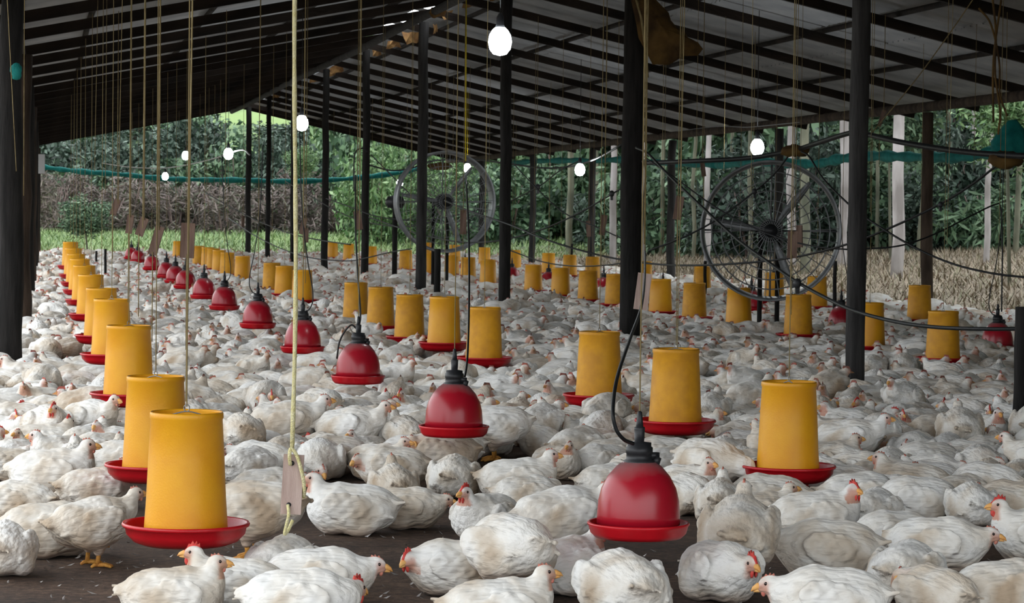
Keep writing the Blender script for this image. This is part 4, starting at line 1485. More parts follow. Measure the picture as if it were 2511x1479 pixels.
# hanging wooden toggles of unseen loops (right half)
for i, (px, py, t, wpx, hpx, tilt, lab) in enumerate([(1576, 715, 14.6, 34, 90, .12, 'pale drilled toggle hanging beside the thick ridge post'), (1943, 600, 18.5, 24, 66, .02, 'dark red-brown toggle hanging in front of the big fan'), (1664, 510, 20, 20, 58, .15, 'orange-brown toggle hanging left of the big fan'),
                                                      (1479, 552, 24, 14, 50, .15, 'slim toggle hanging left of the thick ridge post'), (1136, 545, 24, 16, 60, 0, 'slim toggle hanging right of the small fan'), (878, 540, 24, 18, 46, -.15, 'dim toggle hanging at a ridge post left of centre'),
                                                      (283, 508, 24, 16, 40, .35, 'tilted toggle at the far left before the undergrowth'), (750, 577, 26, 13, 36, 0, 'small dark toggle right of the yellow rope'), (1724, 415, 26, 11, 36, -.15, 'small red toggle above the left rim of the big fan'),
                                                      (2162, 290, 26, 9, 42, .3, 'brown toggle on a slanted string below the right eave'), (460, 590, 11.5, 34, 86, .04, 'grey-brown toggle above the left feeders, widest of three'), (383, 590, 12.2, 22, 72, .28, 'tilted brown toggle left of the widest one'), (348, 556, 13.2, 20, 46, .35, 'tilted brown toggle left of two bigger ones'), (318, 550, 15.5, 16, 46, .12, 'grey toggle farthest left of the row of four')]):
    root = empty('rope_toggle', at(px, py, t))
    tag(root, lab, 'wooden toggle', 'wooden toggles hanging on strings')
    s = t / F_PX
    mb = MB()
    R_ = Matrix.Rotation(tilt, 3, Fw.normalized())
    fx, fz = R0, Vector((0, 0, 1))
    Rm = R_ @ Matrix((R0, R0.cross(Vector((0, 0, 1))) * -1, Vector((0, 0, 1)))).transposed()
    mb.box((0, 0, 0), (wpx * s, 0.016, hpx * s), Rm)
    mb.build('toggle_plate', 'plank_pink' if i in (0,) else 'plank_brown', root, False)
    mb = MB()
    tp = Rm @ Vector((0, -0.01, hpx * s * .38))
    X = root.location.x
    mb.tube([tp, Vector((tp.x, tp.y, zroof(X) - 0.02 - root.location.z))], 0.0030 * max(1, t / 20), 5)
    mb.build('cord', 'string_dim', root)
    mb = MB()
    tp2 = Rm @ Vector((0, -0.01, -hpx * s * .40))
    mb.tube([tp2, Vector((tp2.x, tp2.y, tp2.z - 0.42))], 0.0026 * max(1, t / 20), 5)
    mb.build('cord', 'string_dim', root)

# ------------------------------------------------------------------ cables and hoses
CAB = [
    ('hose', 'thick black hose sagging from the thick post across the big fan to the right', [(1560, 362, 22.8), (1590, 378, 22.4), (1640, 430, 21.6), (1700, 487, 20.6), (1800, 580, 19.2), (1880, 640, 18.0), (1955, 692, 17.1), (2030, 733, 16.4), (2100, 764, 15.8), (2200, 790, 15.2), (2300, 803, 14.8), (2420, 807, 14.4), (2530, 806, 14.2)], .0115, 'hose_black'),
    ('cable', 'black cable sagging low between the post left of centre and the cable crossing', [(905, 533, 40), (1017, 571, 38), (1115, 592, 36), (1186, 594, 35), (1249, 585, 34), (1326, 564, 33), (1413, 526, 32), (1494, 480, 31), (1560, 440, 30)], .010, 'hose_black'),
    ('cable', 'long black cable crossing the fan and rising to the green net at right', [(1090, 492, 30), (1150, 517, 29), (1249, 551, 28), (1326, 583, 27), (1413, 611, 26.5), (1518, 636, 26), (1640, 650, 25), (1779, 648, 23), (1935, 633, 22), (2074, 600, 21), (2178, 561, 20.5), (2299, 504, 20), (2380, 455, 19.5), (2462, 392, 19)], .0095, 'hose_black'),
    ('cable', 'thin black cable sagging between two ridge posts over far feeders', [(1245, 612, 34), (1326, 641, 33), (1396, 652, 32), (1466, 652, 31), (1530, 645, 30)], .008, 'hose_black'),
    ('cable', 'black cable rising from the middle to the bulb left of the thick post', [(1120, 545, 42), (1180, 522, 41), (1249, 494, 40), (1319, 459, 39), (1375, 417, 38), (1420, 395, 37.5)], .010, 'hose_black'),
    ('cable', 'thin black cable falling steeply from the roof edge right of a ridge post', [(1258, 400, 34), (1300, 445, 33.5), (1380, 520, 33), (1470, 560, 32), (1535, 590, 31.5)], .008, 'hose_black'),
    ('cable', 'black cable slanting down from the left ridge post toward the centre', [(910, 380, 42), (960, 430, 41), (1020, 490, 40), (1090, 545, 39), (1150, 572, 38)], .010, 'hose_black'),
    ('pipe', 'thick dark pipe from the thick post along the right side, tied with sacking', [(1580, 400, 25), (1700, 395, 24), (1830, 388, 23.4), (1940, 370, 22.8), (2000, 352, 22), (2080, 327, 21), (2110, 326, 20.8), (2200, 347, 20), (2300, 364, 19.4), (2400, 376, 18.8), (2530, 384, 18.2)], .022, 'hose_black'),
    ('cable', 'black cable falling from the sacking knot to the ridge post right of the fan', [(1965, 372, 22.4), (1985, 385, 22.2), (2020, 440, 21.6), (2075, 495, 21), (2120, 532, 20.6), (2230, 600, 20), (2330, 645, 19.6), (2430, 670, 19.2), (2530, 682, 19)], .0085, 'hose_black'),
    ('cable', 'black cable crossing the upper left part of the big fan', [(1590, 615, 24), (1680, 580, 23.6), (1760, 537, 23.4), (1850, 470, 23.2), (1900, 425, 23), (1935, 380, 22.8)], .0085, 'hose_black'),
    ('cable', 'second black cable parallel to the thick hose beside the thick post', [(1580, 385, 23.6), (1660, 440, 23), (1735, 495, 22.6), (1810, 540, 22.4), (1900, 580, 22), (2000, 605, 21.6), (2080, 612, 21.2)], .007, 'hose_black'),
    ('hose', 'thin hose arching up and down to the drinker at the right', [(2080, 612, 21.6), (2200, 604, 21.6), (2290, 575, 21.8), (2380, 530, 22), (2440, 502, 22.2), (2454, 512, 22.2), (2458, 600, 22.2), (2457, 700, 22.2), (2456, 765, 22.2)], .007, 'hose_black'),
    ('cable', 'black cable sagging between the far left posts before the undergrowth', [(500, 470, 48), (560, 505, 46), (640, 545, 44), (720, 575, 42), (790, 590, 41), (860, 600, 40)], .010, 'hose_black'),
    ('cable', 'thin black cable falling left of centre to the flock', [(560, 535, 40), (620, 575, 38.5), (690, 610, 37), (760, 632, 36), (850, 640, 35), (900, 632, 34.5), (960, 618, 34), (1010, 610, 33.5)], .008, 'hose_black'),
    ('cable', 'white lamp cable sagging between the far left bulbs', [(250, 400, 60), (320, 410, 58), (400, 412, 55), (455, 405, 52), (520, 390, 45), (590, 368, 41), (612, 380, 40)], .011, 'white_cable'),
    ('cable', 'black cable sagging behind the small fan', [(800, 487, 42), (860, 508, 41), (920, 530, 40.5), (1000, 540, 40), (1080, 535, 39.5), (1160, 518, 39), (1215, 500, 38.5)], .009, 'hose_black'),
    ('cable', 'dark cable along the eave under the green net, centre', [(905, 405, 44), (960, 418, 44), (1010, 412, 44), (1060, 395, 44), (1150, 390, 44), (1250, 402, 42), (1330, 412, 41), (1400, 408, 40), (1460, 390, 36), (1525, 355, 30)], .014, 'hose_black'),
    ('hose', 'black hose arching beside the ridge post left of centre', [(868, 470, 33), (868, 395, 33), (874, 370, 33), (890, 364, 33), (900, 372, 33)], .010, 'hose_black'),
    ('cable', 'cable slanting across the far green gap left of centre', [(700, 445, 50), (760, 480, 48), (830, 520, 46), (900, 545, 44), (980, 556, 42), (1040, 548, 41), (1100, 530, 40)], .009, 'hose_black'),
    ('cable', 'straight wire slanting across the roof at the right', [(2120, 345, 24), (2160, 300, 24), (2250, 190, 23), (2330, 80, 22), (2385, 0, 21.5)], .005, 'string_dim'),
    ('cable', 'pale wire along the roof edge above the bulb at right', [(1660, 322, 40), (1760, 310, 40), (1830, 312, 38), (1900, 306, 36), (1960, 300, 34)], .006, 'grey_wire'),
    ('hose', 'black hose running down along the thick ridge post to the nearest drinker', [(1575, 395, 20), (1582, 420, 19), (1578, 520, 17), (1582, 640, 14), (1575, 740, 11), (1545, 830, 9.2), (1515, 920, 8.3), (1503, 1000, 8.1), (1510, 1050, 8.08), (1530, 1078, 8.1), (1552, 1088, 8.15)], .0062, 'hose_black'),
    ('hose', 'thin black hose falling from the roof to the second drinker', [(1143, 430, 14.5), (1150, 600, 13.6), (1150, 760, 12.9), (1146, 880, 12.5), (1138, 930, 12.35), (1131, 945, 12.3)], .0055, 'hose_black'),
    ('hose', 'black hose curving down to the third drinker', [(872, 430, 20), (872, 560, 18), (878, 680, 16.5), (884, 770, 15.9), (880, 800, 15.7)], .0060, 'hose_black'),
    ('hose', 'small hose loop left of the third drinker', [(826, 880, 15.6), (832, 840, 15.6), (846, 812, 15.6), (862, 797, 15.6), (874, 806, 15.6)], .0055, 'hose_black'),
]
for nm, lab, pts, r, mt in CAB:
    P3 = smooth_path([at(*q) for q in pts], 6)
    mb = MB()
    mb.tube(P3, r, 7)
    o = mb.build(nm, mt)
    tag(o, lab, nm)
# clips on the hoses
for i, (px, py, t, lab) in enumerate([(1955, 695, 17.0, 'black clip on the thick hose in front of the big fan'), (2306, 502, 19.9, 'black clip on the long cable at the right'), (1500, 475, 30.8, 'clip where cables cross left of the thick post'), (1319, 459, 38.9, 'clip at the cable crossing right of the ridge post'), (1850, 470, 23.1, 'clip on the cable crossing the big fan')]):
    root = empty('hose_clip', at(px, py, t))
    tag(root, lab, 'clip', 'clips on hoses')
    s = 22 * t / F_PX if i == 0 else 14 * t / F_PX
    mb = MB(); mb.ball((0, 0, 0), (s * .5, s * .5, s * .6), 8, 5); mb.build('clamp', 'black_plastic', root)
    mb = MB(); mb.box((0, 0, -s * .7), (s * .45, s * .35, s * .9)); mb.build('screw_tab', 'black_plastic', root, False)
# sacking wraps (knots)
for px, py, t, a, b, lab in ((1950, 370, 22.6, .13, .05, 'brown sacking tied around the pipe above the big fan'), (2465, 392, 18.6, .13, .06, 'brown sacking tied below the green net at the right'), (1078, 408, 44, .22, .06, 'far brown sacking knot on the cable left of centre')):
    mb = MB()
    V0 = MB(); V0.ball((0, 0, 0), (a, .05, b), 12, 8)
    mb.add([(v[0] + random.uniform(-.012, .012), v[1], v[2] + random.uniform(-.014, .014)) for v in V0.v], V0.f)
    o = mb.build('sacking_wrap', 'sack_brown')
    o.location = at(px, py, t)
    tag(o, lab, 'sacking')

# ------------------------------------------------------------------ fans
def fan(px, py, t, rad, label, stand_px, blades=3, tilt=0.0):
    c = at(px, py, t)
    root = empty('drum_fan', c)
    tag(root, label, 'fan', 'big round circulation fans')
    # local frame: axis toward the viewer
    ax = (CAM - c); ax.z = 0; ax.normalize()
    ax = (Matrix.Rotation(tilt, 3, 'Z') @ ax)
    sx = Vector((-ax.y, ax.x, 0)); sz = Vector((0, 0, 1))

    def W(u, v, d):
        return sx * u + sz * v + ax * d
    n = 64
    # drum shell
    mb = MB()
    V, F = [], []
    prof = [(rad, 0.13), (rad * 1.03, 0.135), (rad * 1.03, 0.11), (rad * 1.0, 0.10), (rad * 0.985, -0.10), (rad * 1.02, -0.12), (rad * 1.02, -0.135), (rad * 0.99, -0.13), (rad * .965, -0.10), (rad * .975, 0.10)]
    m = len(prof)
    for k in range(n):
        a = 2 * pi * k / n
        for r_, d in prof:
            V.append(W(r_ * math.cos(a), r_ * math.sin(a), d))
    for k in range(n):
        for j in range(m):
            F.append((k * m + j, k * m + (j + 1) % m, ((k + 1) % n) * m + (j + 1) % m, ((k + 1) % n) * m + j))
    mb.add(V, F)
    mb.build('drum', 'galv', root)
    # wire guard, front and back
    for nm, d in (('front_guard', 0.125), ('back_guard', -0.125)):
        mb = MB()
        for r_ in [rad * q for q in (0.16, 0.30, 0.44, 0.58, 0.72, 0.86)]:
            mb.tube([W(r_ * math.cos(2 * pi * k / 40), r_ * math.sin(2 * pi * k / 40), d + 0.03 * (1 - r_ / rad)) for k in range(41)], 0.0036, 4, False)
        for k in range(30):
            a = 2 * pi * k / 30
            mb.tube([W(rad * .10 * math.cos(a), rad * .10 * math.sin(a), d + .03), W(rad * .98 * math.cos(a + .25), rad * .98 * math.sin(a + .25), d)], 0.0036, 4, False)
        mb.build(nm, 'galv', root)
    mb = MB()
    for d0, d1, r_ in ((-0.16, 0.09, .115), (0.09, 0.115, .06)):
        mb.tube([W(0, 0, d0), W(0, 0, d1)], r_, 18)
    mo = mb.build('motor', 'black_plastic', root)
    for k in range(blades):
        a = 2 * pi * k / blades + 0.9
        mb = MB()
        V, F = [], []
        for i in range(7):
            u = 0.10 + (rad * .90 - 0.10) * i / 6
            wd = 0.022 + 0.026 * math.sin(pi * min(1, i / 6 * .9 + .1))
            tw = 0.9 - 0.5 * i / 6
            for s, th in ((-1, 0), (1, 0), (1, .004), (-1, .004)):
                vv = s * wd * math.cos(tw); dd = s * wd * math.sin(tw) * .8 + th
                V.append(W(u * math.cos(a) - vv * math.sin(a), u * math.sin(a) + vv * math.cos(a), dd))
        for i in range(6):
            for j in range(4):
                F.append((i * 4 + j, i * 4 + (j + 1) % 4, (i + 1) * 4 + (j + 1) % 4, (i + 1) * 4 + j))
        F += [(0, 1, 2, 3), (27, 26, 25, 24)]
        mb.add(V, F)
        mb.build('blade', 'galv', mo)
    # brackets and stand
    for a in (0.0, pi / 2, pi, 1.5 * pi):
        mb = MB()
        mb.tube([W(.10 * math.cos(a), .10 * math.sin(a), -.14), W(rad * math.cos(a), rad * math.sin(a), -.12)], 0.010, 6)
        mb.build('bracket', 'galv', root)
    for du in stand_px:
        u = du * t / F_PX
        mb = MB()
        v0 = 0.0
        mb.tube([W(u, v0, -.19), W(u * 1.0, -c.z, -.19)], 0.024, 8)
        mb.build('stand_leg', 'wood_dark', root)
    if stand_px:
        mb = MB()
        us = [d * t / F_PX for d in stand_px]
        mb.tube([W(min(us) - .05, 0, -.17), W(max(us) + .05, 0, -.17)], 0.022, 8)
        mb.build('crossbar', 'wood_dark', root)
    return root


fan(1890, 566, 25.0, 0.655, 'big round fan with wire guard on the right', (-25, 18), 3)
fan(1090, 495, 38.0, 0.72, 'farther round fan with dark motor left of centre', (-20, 16), 3, 0.25)
for i, (px, py, X) in enumerate([(1090, 720, 6.6), (1890, 800, 7.8)]):
    pass

# fan control post left of centre (dark stand)
p = at_z(967, 700, 0.0)
root = empty('motor_stand', (p.x, p.y, 0))
tag(root, 'dark motor on a thin stand left of a ridge post', 'motor')
mb = MB(); mb.tube([(0, 0, 0), (0, 0, 1.35)], 0.045, 8); mb.build('stand_pole', 'wood_dark', root)
mb = MB(); mb.tube([(-.13, 0, 1.40), (.13, 0, 1.40)], [.10, .10], 14); mb.ball((0, 0, 1.40), (.17, .11, .12), 12, 8); mb.build('motor_housing', 'black_plastic', root)
mb = MB(); mb.tube([(0.05, 0, 1.3), (0.14, 0, .95), (.26, 0, .82)], 0.03, 6); mb.build('brace', 'wood_dark', root)
SPOTS.append((p.x, p.y, .1))

# ------------------------------------------------------------------ sack at the thick post, rolled green nets
def sack():
    X, Y = XR, at_X(1547, 600, XR).y
    t = pix((X, Y - .15, 3.4))[2]
    root = empty('feed_sack', at(1640, 80, t - 0.1))
    tag(root, 'dirty yellow-brown sack tied to the top of the thick ridge post', 'sack')
    O = root.location
    out = [(1548, 0), (1560, 60), (1566, 92), (1590, 140), (1600, 158), (1640, 160), (1660, 148), (1675, 138), (1712, 136), (1724, 120), (1712, 104), (1690, 98), (1680, 80), (1662, 68), (1645, 50), (1640, 32), (1620, 10), (1600, -10), (1570, -20)]
    cx, cy = 1620, 70
    V, F = [], []
    rings = 5
    for side in (1, -1):
        for k in range(rings + 1):
            q = k / rings
            for (x, y) in out:
                xx, yy = cx + (x - cx) * q, cy + (y - cy) * q
                bulge = (1 - q * q) * 0.14 * side + 0.02 * math.sin(xx * .08 + yy * .05) + 0.012 * math.sin(xx * .21 - yy * .17)
                V.append(at(xx, yy, t - 0.1) - Fw * bulge - O)
    m = len(out)
    tot = m * (rings + 1)
    for s_ in (0, 1):
        for k in range(rings):
            for i in range(m):
                f = (s_ * tot + k * m + i, s_ * tot + k * m + (i + 1) % m, s_ * tot + (k + 1) * m + (i + 1) % m, s_ * tot + (k + 1) * m + i)
                F.append(f if s_ == 0 else tuple(reversed(f)))
    for i in range(m):
        F.append((rings * m + i, rings * m + (i + 1) % m, tot + rings * m + (i + 1) % m, tot + rings * m + i))
    ob('sack_body', mk_mesh('sack_body', V, F), 'sack_brown', root)
    mb = MB(); mb.tube([at(1558, -10, t - .12) - O, at(1572, 40, t - .16) - O, at(1582, 110, t - .2) - O, at(1588, 190, t - .2) - O], 0.012, 6)
    mb.build('tie_cord', 'string', root)


sack()


def roll(pts, rad, label, mt='net_teal', flat=0.6):
    P3 = smooth_path([Vector(p) for p in pts], 6)
    mb = MB()
    rr = [rad * (1 + 0.22 * math.sin(i * 1.7) + 0.12 * math.sin(i * .6)) for i in range(len(P3))]
    mb.tube(P3, rr, 8)
    o = mb.build('rolled_net', mt)
    tag(o, label, 'net')
    return o


roll([at_Y(x, y, 68.9) for x, y in ((60, 402), (122, 412), (200, 421), (300, 428), (400, 438), (500, 441), (600, 442), (700, 445), (800, 442), (900, 434), (1000, 420), (1045, 408))], 0.065, 'long teal rolled net sagging across the open far end')
roll([at_X(x, y, 11.0) for x, y in ((1255, 402), (1300, 396), (1370, 394), (1450, 394), (1530, 392), (1600, 398), (1680, 402), (1760, 405))], 0.055, 'teal rolled net under the right eave, far stretch')
roll([at_X(x, y, 11.0) for x, y in ((1760, 404), (1850, 398), (1930, 400), (2000, 402), (2060, 390), (2130, 383), (2200, 384), (2290, 386), (2370, 384), (2440, 372), (2540, 366))], 0.065, 'teal rolled net under the right eave behind the fan')
# green cap of net bunched up at the right border
mb = MB()
V0 = MB(); V0.lathe([(0, .26), (.05, .25), (.12, .16), (.19, .05), (.22, -.02), (.16, -.05), (0, -.05)], 14)
mb.add([(v[0] * (1 + .1 * math.sin(v[2] * 40)), v[1] * .6, v[2] + random.uniform(-.01, .01)) for v in V0.v], V0.f)
o = mb.build('bunched_net', 'net_teal'); o.location = at(2482, 362, 24.0); tag(o, 'teal net bunched into a cap at the right border', 'net')
mb = MB()
V0 = MB(); V0.ball((0, 0, 0), (.04, .03, .06), 8, 6); mb.add([(v[0] + random.uniform(-.008, .008), v[1], v[2]) for v in V0.v], V0.f)
o = mb.build('net_scrap', 'net_teal'); o.location = at(40, 175, 17.8); tag(o, 'small teal net scrap caught on the left post', 'net')
# tangled dry cords at right top
for i, pts in enumerate([[(2432, -20, 19), (2442, 80, 19), (2440, 180, 19), (2452, 270, 19), (2448, 330, 19)], [(2400, 20, 19), (2430, 60, 19), (2450, 150, 19), (2452, 230, 19), (2470, 285, 19)], [(2455, 0, 19.2), (2436, 150, 19.2), (2436, 300, 19.2)]]):
    mb = MB(); mb.tube(smooth_path([at(*q) for q in pts], 5), 0.008, 6)
    tag(mb.build('cord', 'sack_brown'), ['brown cord hanging straight above the bunched net', 'brown cord slanting into the tangle above the bunched net', 'thin brown cord behind the tangle above the bunched net'][i], 'cord')
# pale sign / paper on far left post
mb = MB(); mb.box((0, 0, 0), (.11, .01, .33)); o = mb.build('paper_note', 'white_cable', None, False); o.location = at(102, 402, 44.6); tag(o, 'small pale sheet fixed to a left edge post', 'sheet')

# ------------------------------------------------------------------ vegetation
def leaf_cloud(name, n, size, shape, material, aspect=2.2, droop=0.3, seed=0, clumps=None):
    r = np.random.default_rng(seed)
    # clumps give the crown its lumps
    nc = clumps or max(6, n // 90)
    dirs = r.normal(size=(nc, 3)); dirs /= np.linalg.norm(dirs, axis=1)[:, None]
    C = dirs * (r.random((nc, 1)) ** 0.4) * np.array(shape) * 0.85
    C[:, 2] = np.maximum(C[:, 2], -shape[2] * .9)
    ci = r.integers(0, nc, n)
    d = r.normal(size=(n, 3)); d /= np.linalg.norm(d, axis=1)[:, None]
    P = C[ci] + d * (r.random((n, 1)) ** 0.5) * np.array(shape) * 0.30
    a = d * 0.6 + r.normal(size=(n, 3)) * 0.7
    a[:, 2] -= droop
    a /= np.linalg.norm(a, axis=1)[:, None]
    b = np.cross(a, r.normal(size=(n, 3))); b /= np.linalg.norm(b, axis=1)[:, None] + 1e-6
    L = size * r.uniform(0.6, 1.4, (n, 1)); Wd = L / aspect
    V = np.empty((n, 4, 3))
    V[:, 0] = P - a * L * .5
    V[:, 1] = P + b * Wd * .5
    V[:, 2] = P + a * L * .5
    V[:, 3] = P - b * Wd * .5
    Q = np.arange(n * 4).reshape(n, 4)
    me = np_mesh(name, V.reshape(-1, 3), Q, False)
    me.materials.append(MATS[material])
    return me


SH = {
    'dark': [leaf_cloud('foliage', 4200, .25, (2.2, 1.8, 2.0), 'leaf_dark', seed=i) for i in range(3)],
    'mid': [leaf_cloud('foliage', 4200, .25, (2.2, 1.8, 2.0), 'leaf_mid', seed=10 + i) for i in range(3)],
    'bright': [leaf_cloud('foliage', 3800, .27, (2.0, 1.6, 2.2), 'leaf_bright', 3.5, seed=20 + i) for i in range(2)],
    'dry': [leaf_cloud('foliage', 2200, .40, (2.2, 1.4, 1.6), 'leaf_dry', 7.0, 0.0, seed=30 + i) for i in range(2)],
    'palm': [leaf_cloud('foliage', 2200, .55, (2.0, 2.0, 1.9), 'leaf_dark', 6.0, 0.6, seed=40 + i) for i in range(2)] + [leaf_cloud('foliage', 2200, .55, (2.0, 2.0, 1.9), 'leaf_mid', 6.0, 0.6, seed=45)],
}


def stem_mesh(seed):
    r = random.Random(seed)
    mb = MB()
    for k in range(6):
        a = r.uniform(0, 6.28); q = r.uniform(.3, 1.5)
        mb.tube([(.1 * math.cos(a), .1 * math.sin(a), -.6), (q * .5 * math.cos(a), q * .4 * math.sin(a), 1.0), (q * math.cos(a), q * .8 * math.sin(a), 2.4)], [.05, .04, .015], 5)
    return mb.mesh('stem')


STEMS = [stem_mesh(i) for i in range(3)]
for q in STEMS:
    q.materials.append(MATS['twig'])
shrub_n = 0


def shrub(kind, X, Y, s, sz=None, label=None, group=None, sink=0.0):
    global shrub_n
    shrub_n += 1
    root = empty('shrub', (X, Y, hz(X, Y) - sink), random.uniform(0, 6.28))
    me = random.choice(SH[kind])
    o = ob('foliage', me, None, root)
    sz = sz or s
    o.scale = (s, s, sz)
    o.location = (0, 0, 1.55 * sz)
    st = ob('stem', STEMS[shrub_n % 3], None, root)
    st.scale = (s, s, sz)
    tag(root, label, 'shrub', group)
    return root


# far end: dry tangle in front, dark bushes behind, bright growth right of the gable
for i, px in enumerate(range(60, 1000, 62)):
    p = at_Y(px, 560, random.uniform(104, 110))
    shrub('dry', p.x, p.y, random.uniform(.8, 1.1), random.uniform(.75, 1.05), 'brown undergrowth clump behind the far net', 'dry undergrowth beyond the far end', .5)
for i, px in enumerate(range(60, 900, 58)):
    p = at_Y(px, 560, random.uniform(114, 122))
    shrub('dark' if i % 3 else 'mid', p.x, p.y, random.uniform(1.0, 1.35), random.uniform(1.0, 1.5) * (1.0 if px < 700 else .8), 'dark green bush behind the brown undergrowth', 'bushes behind the undergrowth', .4)
for i in range(16):
    p = at_Y(random.uniform(150, 1050), 400, random.uniform(135, 185))
    shrub('mid' if i % 2 else 'dark', p.x, p.y, random.uniform(.8, 1.5), random.uniform(.6, 1.2), 'green bush on the bright grassy hill', 'bushes on the hill', .8)
for i, px in enumerate(range(900, 1560, 48)):
    p = at_Y(px, 560, random.uniform(84, 98))
    shrub('bright' if i % 3 != 1 else 'mid', p.x, p.y, random.uniform(.8, 1.15), random.uniform(.9, 1.5), 'bright green leafy bush behind the far right posts', 'bright bushes beyond the far right corner', .4)
for i in range(18):
    p = at_Y(random.uniform(880, 1700), 520, random.uniform(102, 130))
    shrub('mid' if i % 2 else 'bright', p.x, p.y, random.uniform(1.3, 1.9), random.uniform(1.5, 2.6), 'tall green bush at the back behind the bright ones', 'tall bushes at the back')
for i in range(46):
    px = random.uniform(1480, 2620)
    t = random.uniform(66, 84)
    p = at(px, 560, t)
    k = random.choice(['palm', 'dark', 'dark', 'mid', 'palm'])
    shrub(k, p.x, p.y, random.uniform(.7, 1.1), random.uniform(.6, 1.1), 'dark leafy plant on the forest floor right of the shed', 'plants under the trees', .3)
for i in range(40):
    px = random.uniform(1450, 2750)
    p = at(px, 560, random.uniform(88, 125))
    shrub(random.choice(['dark', 'dark', 'mid', 'palm']), p.x, p.y, random.uniform(1.6, 2.4), random.uniform(1.8, 3.4), 'tall dark thicket behind the pale trunks', 'thickets behind the trunks')

for i in range(34):  # forest continued out of view, added to block sky light from the right
    X = random.uniform(17, 25); Y = -12 + 1.45 * i
    if pix((X - 3, Y, 2))[0] < 2560 and Y > 0:
        X = 0.45 * Y + 5
    shrub(random.choice(['dark', 'palm', 'mid']), X, Y, random.uniform(1.6, 2.2), random.uniform(2.2, 3.2), 'unseen forest thicket added to darken the right side of the shed', 'unseen forest added to shade the shed')

CROWN = [leaf_cloud('crown', 2600, .42, (2.6, 2.6, 1.8), 'leaf_dark', 2.6, .5, seed=60 + i) for i in range(2)] + [leaf_cloud('crown', 2400, .42, (2.6, 2.6, 1.8), 'leaf_mid', 2.6, .5, seed=66)]
TR = [(2200, 690, 50, .115, 'bark_pale', 0, 'thick pale trunk right of the ridge post'), (2418, 664, 56, .065, 'bark_pale', .01, 'slim pale trunk near the right border'), (1502, 640, 64, .085, 'bark_pale', 0, 'pale trunk left of the thick ridge post'),
      (1574, 640, 60, .075, 'bark_pale', 0, 'pale trunk just right of the thick ridge post'), (1732, 660, 58, .065, 'bark_pale', .012, 'pale trunk behind the left rim of the fan'), (1972, 655, 54, .10, 'bark_mid', 0, 'greenish trunk behind the right half of the fan'),
      (1938, 655, 60, .10, 'bark_pale', 0, 'pale trunk behind the fan, beside the greenish one'), (2066, 655, 58, .11, 'bark_pale', 0, 'pale trunk between the fan and the ridge post'), (2250, 640, 66, .05, 'bark_mid', .05, 'leaning thin trunk left of the right eave post'),
      (1838, 660, 62, .05, 'bark_mid', 0, 'thin greenish trunk behind the fan centre'), (1700, 650, 66, .05, 'bark_mid', 0, 'thin trunk left of the fan'), (2330, 640, 70, .06, 'bark_mid', -.02, 'thin trunk behind the dry grass'),
      (1395, 620, 76, .10, 'bark_mid', 0, 'grey trunk amid the bright bushes'), (2490, 650, 64, .07, 'bark_mid', .02, 'thin trunk at the right border'), (2150, 650, 68, .05, 'bark_mid', -.01, 'thin trunk right of the ridge post'), (1620, 640, 72, .06, 'bark_mid', .01, 'dim trunk behind the cables'),
      (1460, 630, 82, .07, 'bark_mid', 0, 'dim trunk left of the pale trunk pair'), (1790, 650, 78, .06, 'bark_mid', .01, 'dim thin trunk behind the fan'), (2380, 650, 76, .07, 'bark_pale', 0, 'pale trunk deep in the forest at right')]
for i, (px, py, t, r, mt, lean, lab) in enumerate(TR):
    p = at(px, py, t)
    z0 = hz(p.x, p.y)
    root = empty('tree', (p.x, p.y, z0))
    tag(root, lab, 'tree', 'trees right of the shed')
    H = random.uniform(7.5, 10)
    mb = MB()
    pts = [(lean * H * u * 1.0 + random.uniform(-.04, .04), random.uniform(-.04, .04), -0.4 + (H + .4) * u) for u in [k / 8 for k in range(9)]]
    mb.tube(pts, [r * (1.1 - .5 * k / 8) for k in range(9)], 9)
    mb.build('trunk', mt, root)
    for k in range(2):
        o = ob('crown', CROWN[(i + k) % 3], None, root)
        o.location = (pts[-1][0] + random.uniform(-1, 1), random.uniform(-1, 1), H - .4 + 1.6 * k + random.uniform(-.8, .3))
        o.rotation_euler = (0, 0, random.uniform(0, 6))
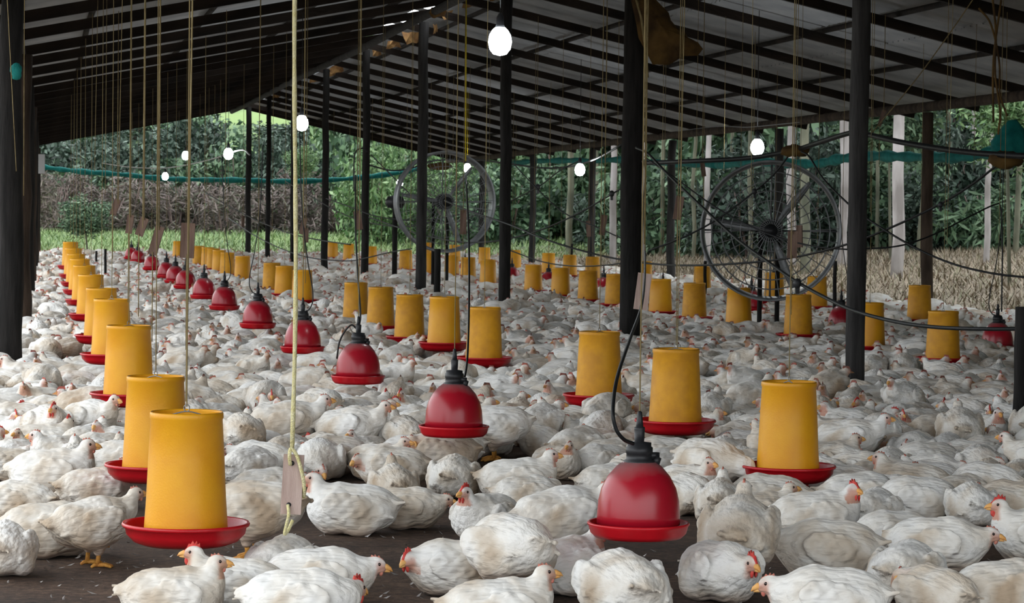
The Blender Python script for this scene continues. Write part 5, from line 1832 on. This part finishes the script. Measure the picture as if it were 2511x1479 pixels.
# low branches with fresh leaves at upper right, young trees left
for px, py, t, kind, s, lab in ((2470, 290, 44, 'bright', .55, 'fresh green branch of leaves at the upper right'), (740, 395, 75, 'bright', .30, 'small sprig of yellow-green leaves right of the rope bulb'), (208, 530, 72, 'mid', .40, 'small leafy sapling at the far left'), (2180, 270, 60, 'mid', .8, 'leafy branch below the right eave')):
    p = at(px, py, t)
    root = empty('leafy_sapling', (p.x, p.y, hz(p.x, p.y)))
    tag(root, lab, 'sapling')
    mb = MB(); mb.tube([(0.1, 0, -.2), (0.03, 0, (p.z - root.location.z) * .6), (0, 0, p.z - root.location.z)], [.035, .03, .012], 6); mb.build('stem', 'bark_mid', root)
    o = ob('foliage', SH[kind][0], None, root); o.scale = (s, s, s * .8); o.location = (0, 0, p.z - root.location.z)


# shrubs of one kind are told apart by their order in the picture
kinds_ = {}
for o in list(COL.objects):
    if o.name.startswith('shrub') and o.parent is None:
        kinds_.setdefault(o['label'], []).append(o)
for lab, L_ in kinds_.items():
    L_.sort(key=lambda o: pix(o.location)[0])
    for k, o in enumerate(L_):
        o['label'] = f'{lab}, {ordw(k)} from the left'


# grass
def blades(name, n, xr, yr, ln, material, label, keep=None, seed=1):
    r = np.random.default_rng(seed)
    x = r.uniform(*xr, n); y = r.uniform(*yr, n)
    z = np.array([hz(a, b) for a, b in zip(x, y)])
    a = r.uniform(0, 2 * pi, n); L = r.uniform(ln[0], ln[1], n); le = r.uniform(0.2, 1.5, n) * L
    wd = L * 0.05 + .006
    V = np.empty((n, 3, 3))
    dx, dy = np.cos(a), np.sin(a)
    V[:, 0] = np.stack([x - dy * wd, y + dx * wd, z], 1)
    V[:, 1] = np.stack([x + dy * wd, y - dx * wd, z], 1)
    V[:, 2] = np.stack([x + dx * le, y + dy * le, z + L * .8], 1)
    me = np_mesh(name, V.reshape(-1, 3), np.arange(n * 3).reshape(n, 3), False)
    o = ob(name, me, material)
    tag(o, label, 'grass', kind='stuff')


blades('dry_grass', 42000, (12.4, 27), (24, 70), (.06, .26), 'grass_dry', 'pale dry grass on the bank right of the shed')
blades('green_grass', 26000, (-8, 24), (71, 103), (.10, .35), 'grass_green', 'short green grass beyond the far end of the shed', seed=2)
